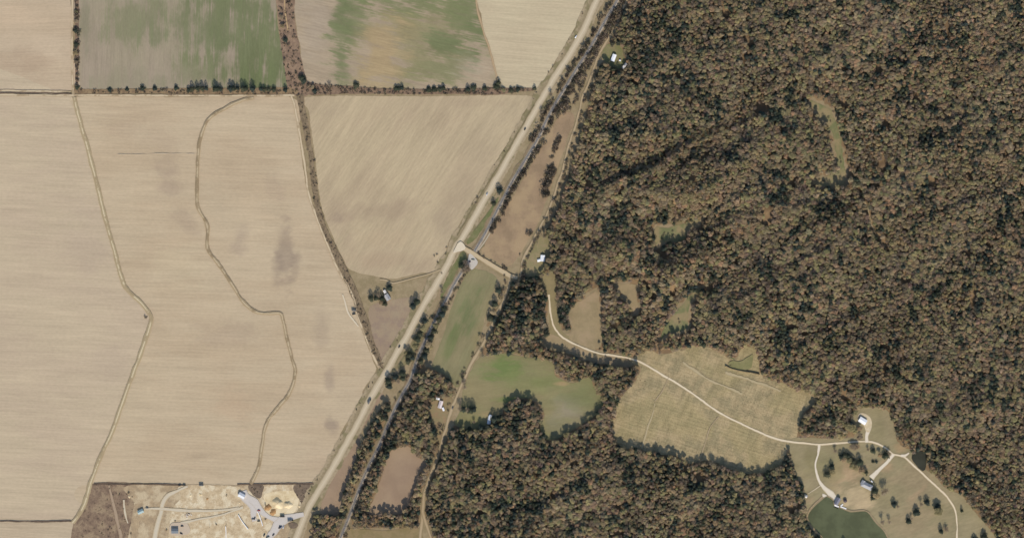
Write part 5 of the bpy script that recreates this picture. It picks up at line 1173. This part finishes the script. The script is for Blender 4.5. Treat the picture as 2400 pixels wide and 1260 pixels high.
def deck(name, x, y, L, W, deg, z, label, cat, n):
    r = empty(name, (X(x), Y(y), 0), -math.radians(deg)); tag(r, label, cat)
    L *= S; W *= S; w = L / n
    for i in range(n):
        box_obj('plank', (-L / 2 + i * w + .015, -L / 2 + (i + 1) * w - .015, -W / 2, W / 2, z - .08, z), M_DECK, r)
    for sx in (-1, 1):
        for sy in (-1, 1):
            box_obj('post', (sx * L * .46 - .1, sx * L * .46 + .1, sy * W * .44 - .1, sy * W * .44 + .1, -.5, z - .08), M_WOOD, r)
    return r
deck('dock', 1960, 1186, 11, 6.5, 22, 1.05, 'white timber dock on the lake below the dark roofed house', 'dock', 26)
deck('deck', 1976.5, 1188.5, 15, 3, 22, 1.1, 'narrow white deck along the lake bank right of the dock', 'deck', 34)
deck('deck', 1973, 1182.5, 7, 3, -40, 1.1, 'short white terrace between the lake house and the gazebo', 'deck', 14)

# ------------------------------------------------------------------ vehicles
PAINT = {}
def paint(c):
    if c not in PAINT: PAINT[c] = flat_mat('paint_%s' % c, {'white': (.75, .75, .75), 'dark': (.035, .032, .03), 'grey': (.13, .125, .115), 'red': (.35, .05, .04), 'blue': (.06, .10, .18), 'green': (.08, .11, .08), 'silver': (.45, .45, .46)}[c], .6, .2, .03)
    return PAINT[c]
M_TYRE = flat_mat('tyre', (.02, .02, .02), .9, .1)
def wheel_mesh():
    V, F = [], []; k = 10
    for s in (-.12, .12):
        V += [(math.cos(i * 2 * math.pi / k) * .36, s, math.sin(i * 2 * math.pi / k) * .36) for i in range(k)]
    F = [(i, (i + 1) % k, k + (i + 1) % k, k + i) for i in range(k)] + [tuple(range(k)), tuple(range(2 * k - 1, k - 1, -1))]
    me = bpy.data.meshes.new('wheel'); me.from_pydata(V, [], F); me.materials.append(M_TYRE); me.update(); return me
WHEEL = wheel_mesh()
def loft(name, secs, mat, parent):
    """secs = [(x, half width, z bottom, z top), ...] joined front to back"""
    V, F = [], []
    for (x, w, a, b) in secs: V += [(x, -w, a), (x, w, a), (x, w * .92, b), (x, -w * .92, b)]
    for i in range(len(secs) - 1):
        o = i * 4
        F += [(o + j, o + 4 + j, o + 4 + (j + 1) % 4, o + (j + 1) % 4) for j in range(4)]
    F += [(0, 1, 2, 3), tuple(len(V) - 4 + j for j in (3, 2, 1, 0))]
    o = mesh_obj(name, V, F, mat, parent)
    md = o.modifiers.new('soft', 'BEVEL'); md.width = .06; md.segments = 2
    return o
def vehicle(kind, x, y, deg, col, label, z=None):
    z = 1.0 if z is None else z
    nm = {'car': 'parked_car', 'pickup': 'pickup_truck', 'truck': 'lorry', 'trailer': 'trailer', 'van': 'van'}[kind]
    r = empty(nm, (X(x), Y(y), z), -math.radians(deg)); tag(r, label, {'car': 'car', 'pickup': 'pickup', 'truck': 'truck', 'trailer': 'trailer', 'van': 'van'}[kind])
    p = paint(col)
    if kind in ('car', 'van'):
        hh = 1.0 if kind == 'car' else 1.5
        loft('body', [(-2.3, .82, .35, .85), (-2.2, .9, .28, .95), (2.1, .9, .28, .9), (2.35, .8, .35, .75)], p, r)
        loft('cabin', [(-1.9, .72, .9, .95), (-1.3, .76, .9, hh + .48), (.3, .76, .9, hh + .48), (1.1, .74, .88, .95)], p, r)
        loft('windscreen', [(.36, .70, hh + .38, hh + .46), (1.08, .72, .93, 1.0)], M_GLASS, r)
        ax = (-1.45, 1.45)
    elif kind == 'pickup':
        loft('body', [(-2.8, .92, .45, 1.1), (2.5, .95, .4, 1.1), (2.75, .85, .5, 1.0)], p, r)
        loft('cabin', [(-.6, .85, 1.1, 1.8), (.9, .85, 1.1, 1.8), (1.6, .85, 1.1, 1.15)], p, r)
        loft('windscreen', [(.95, .78, 1.72, 1.8), (1.62, .8, 1.14, 1.22)], M_GLASS, r)
        box_obj('bed_liner', (-2.65, -.75, -.78, .78, 1.06, 1.12), M_TYRE, r)
        ax = (-1.8, 1.8)
    elif kind == 'truck':
        loft('cab', [(2.6, 1.15, .6, 2.6), (4.0, 1.15, .6, 2.5), (4.6, 1.05, .6, 1.5)], p, r)
        loft('windscreen', [(4.05, 1.0, 2.3, 2.45), (4.5, 1.0, 1.5, 1.6)], M_GLASS, r)
        loft('cargo_box', [(-4.6, 1.22, .9, 3.4), (2.4, 1.22, .9, 3.4)], paint('grey') if col != 'white' else paint('silver'), r)
        ax = (-3.4, 3.4)
    else:
        loft('cargo_box', [(-3.6, 1.15, .7, 2.8), (3.6, 1.15, .7, 2.8)], p, r)
        box_obj('drawbar', (3.6, 4.9, -.08, .08, .55, .68), M_TYRE, r)
        ax = (-.6, .6)
    for a in ax:
        for s in (-1, 1):
            w = link(bpy.data.objects.new('wheel', WHEEL), r); w.location = (a, s * (.86 if kind in ('car', 'van') else 1.0), .36)
    return r
HA = -59
vehicle('car', 1349.5, 87, -58, 'white', 'white car at the top of the highway')
vehicle('car', 1230.5, 303, -60, 'dark', 'dark car on the highway above the diagonal field hedge')
vehicle('car', 1141.5, 455, -60, 'silver', 'silver car on the highway halfway to the crossing')
vehicle('car', 936, 812, -60, 'dark', 'dark car on the highway near the foot of the ditch')
vehicle('truck', 866, 940, -60, 'dark', 'box lorry turning at the field entrance on the highway')
vehicle('car', 1061, 955, -66, 'grey', 'grey car on the lane beside the pasture grove')
vehicle('pickup', 1108.5, 607.5, 10, 'green', 'dark green pickup on the pale lot by the crossing')
vehicle('trailer', 829.5, 727, 4, 'grey', 'grey trailer in the loop of track by the ditch')
vehicle('pickup', 829.5, 735.5, -12, 'dark', 'dark pickup parked below the grey trailer')
vehicle('trailer', 662, 1209, 0, 'dark', 'dark box trailer at the top of the site entrance')
vehicle('truck', 681, 1218.5, -4, 'dark', 'dark lorry in the site entrance beside the scrub island')
vehicle('pickup', 655.5, 1234, -62, 'dark', 'dark pickup in the middle of the site entrance')
vehicle('car', 659, 1234, -62, 'blue', 'dark blue car right beside the dark pickup')
vehicle('car', 664.5, 1234, -70, 'silver', 'silver car near the scrub island')
vehicle('car', 641, 1252, -52, 'dark', 'dark car right of the site entrance near the bottom edge')
vehicle('car', 619.5, 1253, -62, 'dark', 'dark car left of the site entrance near the bottom edge')
vehicle('pickup', 628, 1257, -20, 'green', 'dark green pickup at the bottom edge of the picture')
vehicle('car', 593, 1215, -15, 'grey', 'grey car at the end of the grey drive, left')
vehicle('car', 597, 1213.5, -70, 'dark', 'dark car at the end of the grey drive, right')
vehicle('car', 606.5, 1220, -10, 'dark', 'dark car beside the second pale wall')
vehicle('car', 607, 1195, 5, 'red', 'dark red car where the grey drive bends')
vehicle('car', 421.5, 1136, -15, 'dark', 'dark car at the top end of the pale site track, left')
vehicle('car', 432, 1135.5, -8, 'dark', 'dark car at the top end of the pale site track, right')
vehicle('trailer', 472, 1136, 0, 'grey', 'grey trailer parked on the field edge above the site')
vehicle('car', 427, 1231.5, 0, 'dark', 'dark car at the upper right corner of the blue grey house')
vehicle('car', 425, 1249, 20, 'dark', 'dark car right of the blue grey house')
vehicle('pickup', 2042, 1126, 40, 'white', 'white pickup at the door of the large grey house')
vehicle('car', 345, 1189, 0, 'grey', 'grey car right of the teal roofed house')

# ------------------------------------------------------------------ earth mounds, walls and rubble on the site
def mound(x, y, r, h, mat, label, seed):
    gg = np.random.default_rng(seed); V, F = [], []; k, m_ = 22, 7
    ph = gg.uniform(0, 6.28, 4)
    for j in range(m_):
        t = j / (m_ - 1)
        for i in range(k):
            a = i * 2 * math.pi / k; rr = r * S * (1 - t) * (1 + .16 * math.sin(2 * a + ph[0]) + .1 * math.sin(5 * a + ph[1]))
            V.append((X(x) + math.cos(a) * rr, Y(y) + math.sin(a) * rr, (h * math.sin(min(1, t * 1.15) * math.pi / 2) ** 1.3 + gg.normal() * .15) if j else -.1))
    for j in range(m_ - 1):
        F += [(j * k + i, j * k + (i + 1) % k, (j + 1) * k + (i + 1) % k, (j + 1) * k + i) for i in range(k)]
    o = mesh_obj('earth_mound', V, F, mat); o.data.polygons.foreach_set('use_smooth', np.ones(len(F), bool)); tag(o, label, 'mound')
SANDM = bpy.data.materials['sand']; REDM = flat_mat('red_earth', alb(176, 138, 96), .95, .05, .12, 2)
mound(651, 1178, 14, 4.6, SANDM, 'largest pale sand mound at the centre of the graded pit', 1)
mound(675, 1182, 11, 3.2, SANDM, 'lower sand mound right of the largest one', 2)
mound(628, 1188, 9, 2.2, REDM, 'reddish earth mound left of the sand mounds', 3)
mound(640, 1199, 9, 2.0, REDM, 'low orange earth mound below the largest sand mound', 4)
mound(702, 1185, 4, 1.2, SANDM, 'small spoil heap at the right rim of the sand pit', 5)
mound(561, 1177, 3, .8, SANDM, 'tiny pale spoil heap left of the grey drive', 6)
mound(303, 1163, 4, 1.0, SANDM, 'pale spoil heap at the edge of the scrub lot', 7)
mound(470, 1158, 5, 1.0, SANDM, 'low pale spoil heap in the upper sandy ground, right of two', 8)
mound(447, 1160, 4, .9, SANDM, 'low pale spoil heap in the upper sandy ground, left of two', 9)
mound(486, 1168, 4, .8, REDM, 'small reddish heap in the upper sandy ground', 10)
def low_wall(pts, h, label):
    r = ribbon('retaining_wall', pts, 1.6, 1.0, M_DECK, rough=.2, prof=[(-1, -.6), (-.98, h), (.98, h), (1, -.6)], kind=None)
    tag(r, label, 'wall')
low_wall([(559, 1206), (566, 1218), (574, 1229), (582, 1239)], 1.3, 'long pale low wall slanting across the site, left of two')
low_wall([(604, 1197), (609, 1209), (613, 1221), (616, 1231)], 1.8, 'steeper pale low wall right of the grey drive')
low_wall([(529, 1232), (530, 1248), (530, 1275)], .5, 'thin pale upright wall running off the bottom edge')
rb_ = empty('rubble_pile', (X(437), Y(1205), .9)); tag(rb_, 'pile of pale boards and rubble below the cross track', 'rubble pile')
gg = np.random.default_rng(4)
for i in range(26):
    o = box_obj('board', (-gg.uniform(.5, 1.6), gg.uniform(.5, 1.6), -.2, .2, 0, .12), (M_DECK, M_WOOD, M_PALE_ROOF)[i % 3], rb_)
    o.location = (gg.normal() * 4.0, gg.normal() * 1.8, gg.uniform(0, .9)); o.rotation_euler = (gg.normal() * .3, gg.normal() * .3, gg.uniform(0, 3.14))
def pole(x, y, h, label, arm=True):
    r = empty('utility_pole', (X(x), Y(y), .8)); tag(r, label, 'pole')
    V = [(math.cos(i * math.pi / 4) * w, math.sin(i * math.pi / 4) * w, z) for z, w in ((-.2, .17), (h, .11)) for i in range(8)]
    mesh_obj('shaft', V, [(i, (i + 1) % 8, 8 + (i + 1) % 8, 8 + i) for i in range(8)], M_WOOD, r)
    if arm: box_obj('crossarm', (-1.2, 1.2, .12, .24, h - .8, h - .65), M_WOOD, r)
pole(492, 1234, 9, 'utility pole on the sandy ground of the site, left')
pole(531, 1232, 6, 'short utility pole at the top of the thin pale wall', False)
pole(505, 1227, 4, 'short post on the sandy ground right of the tall pole', False)
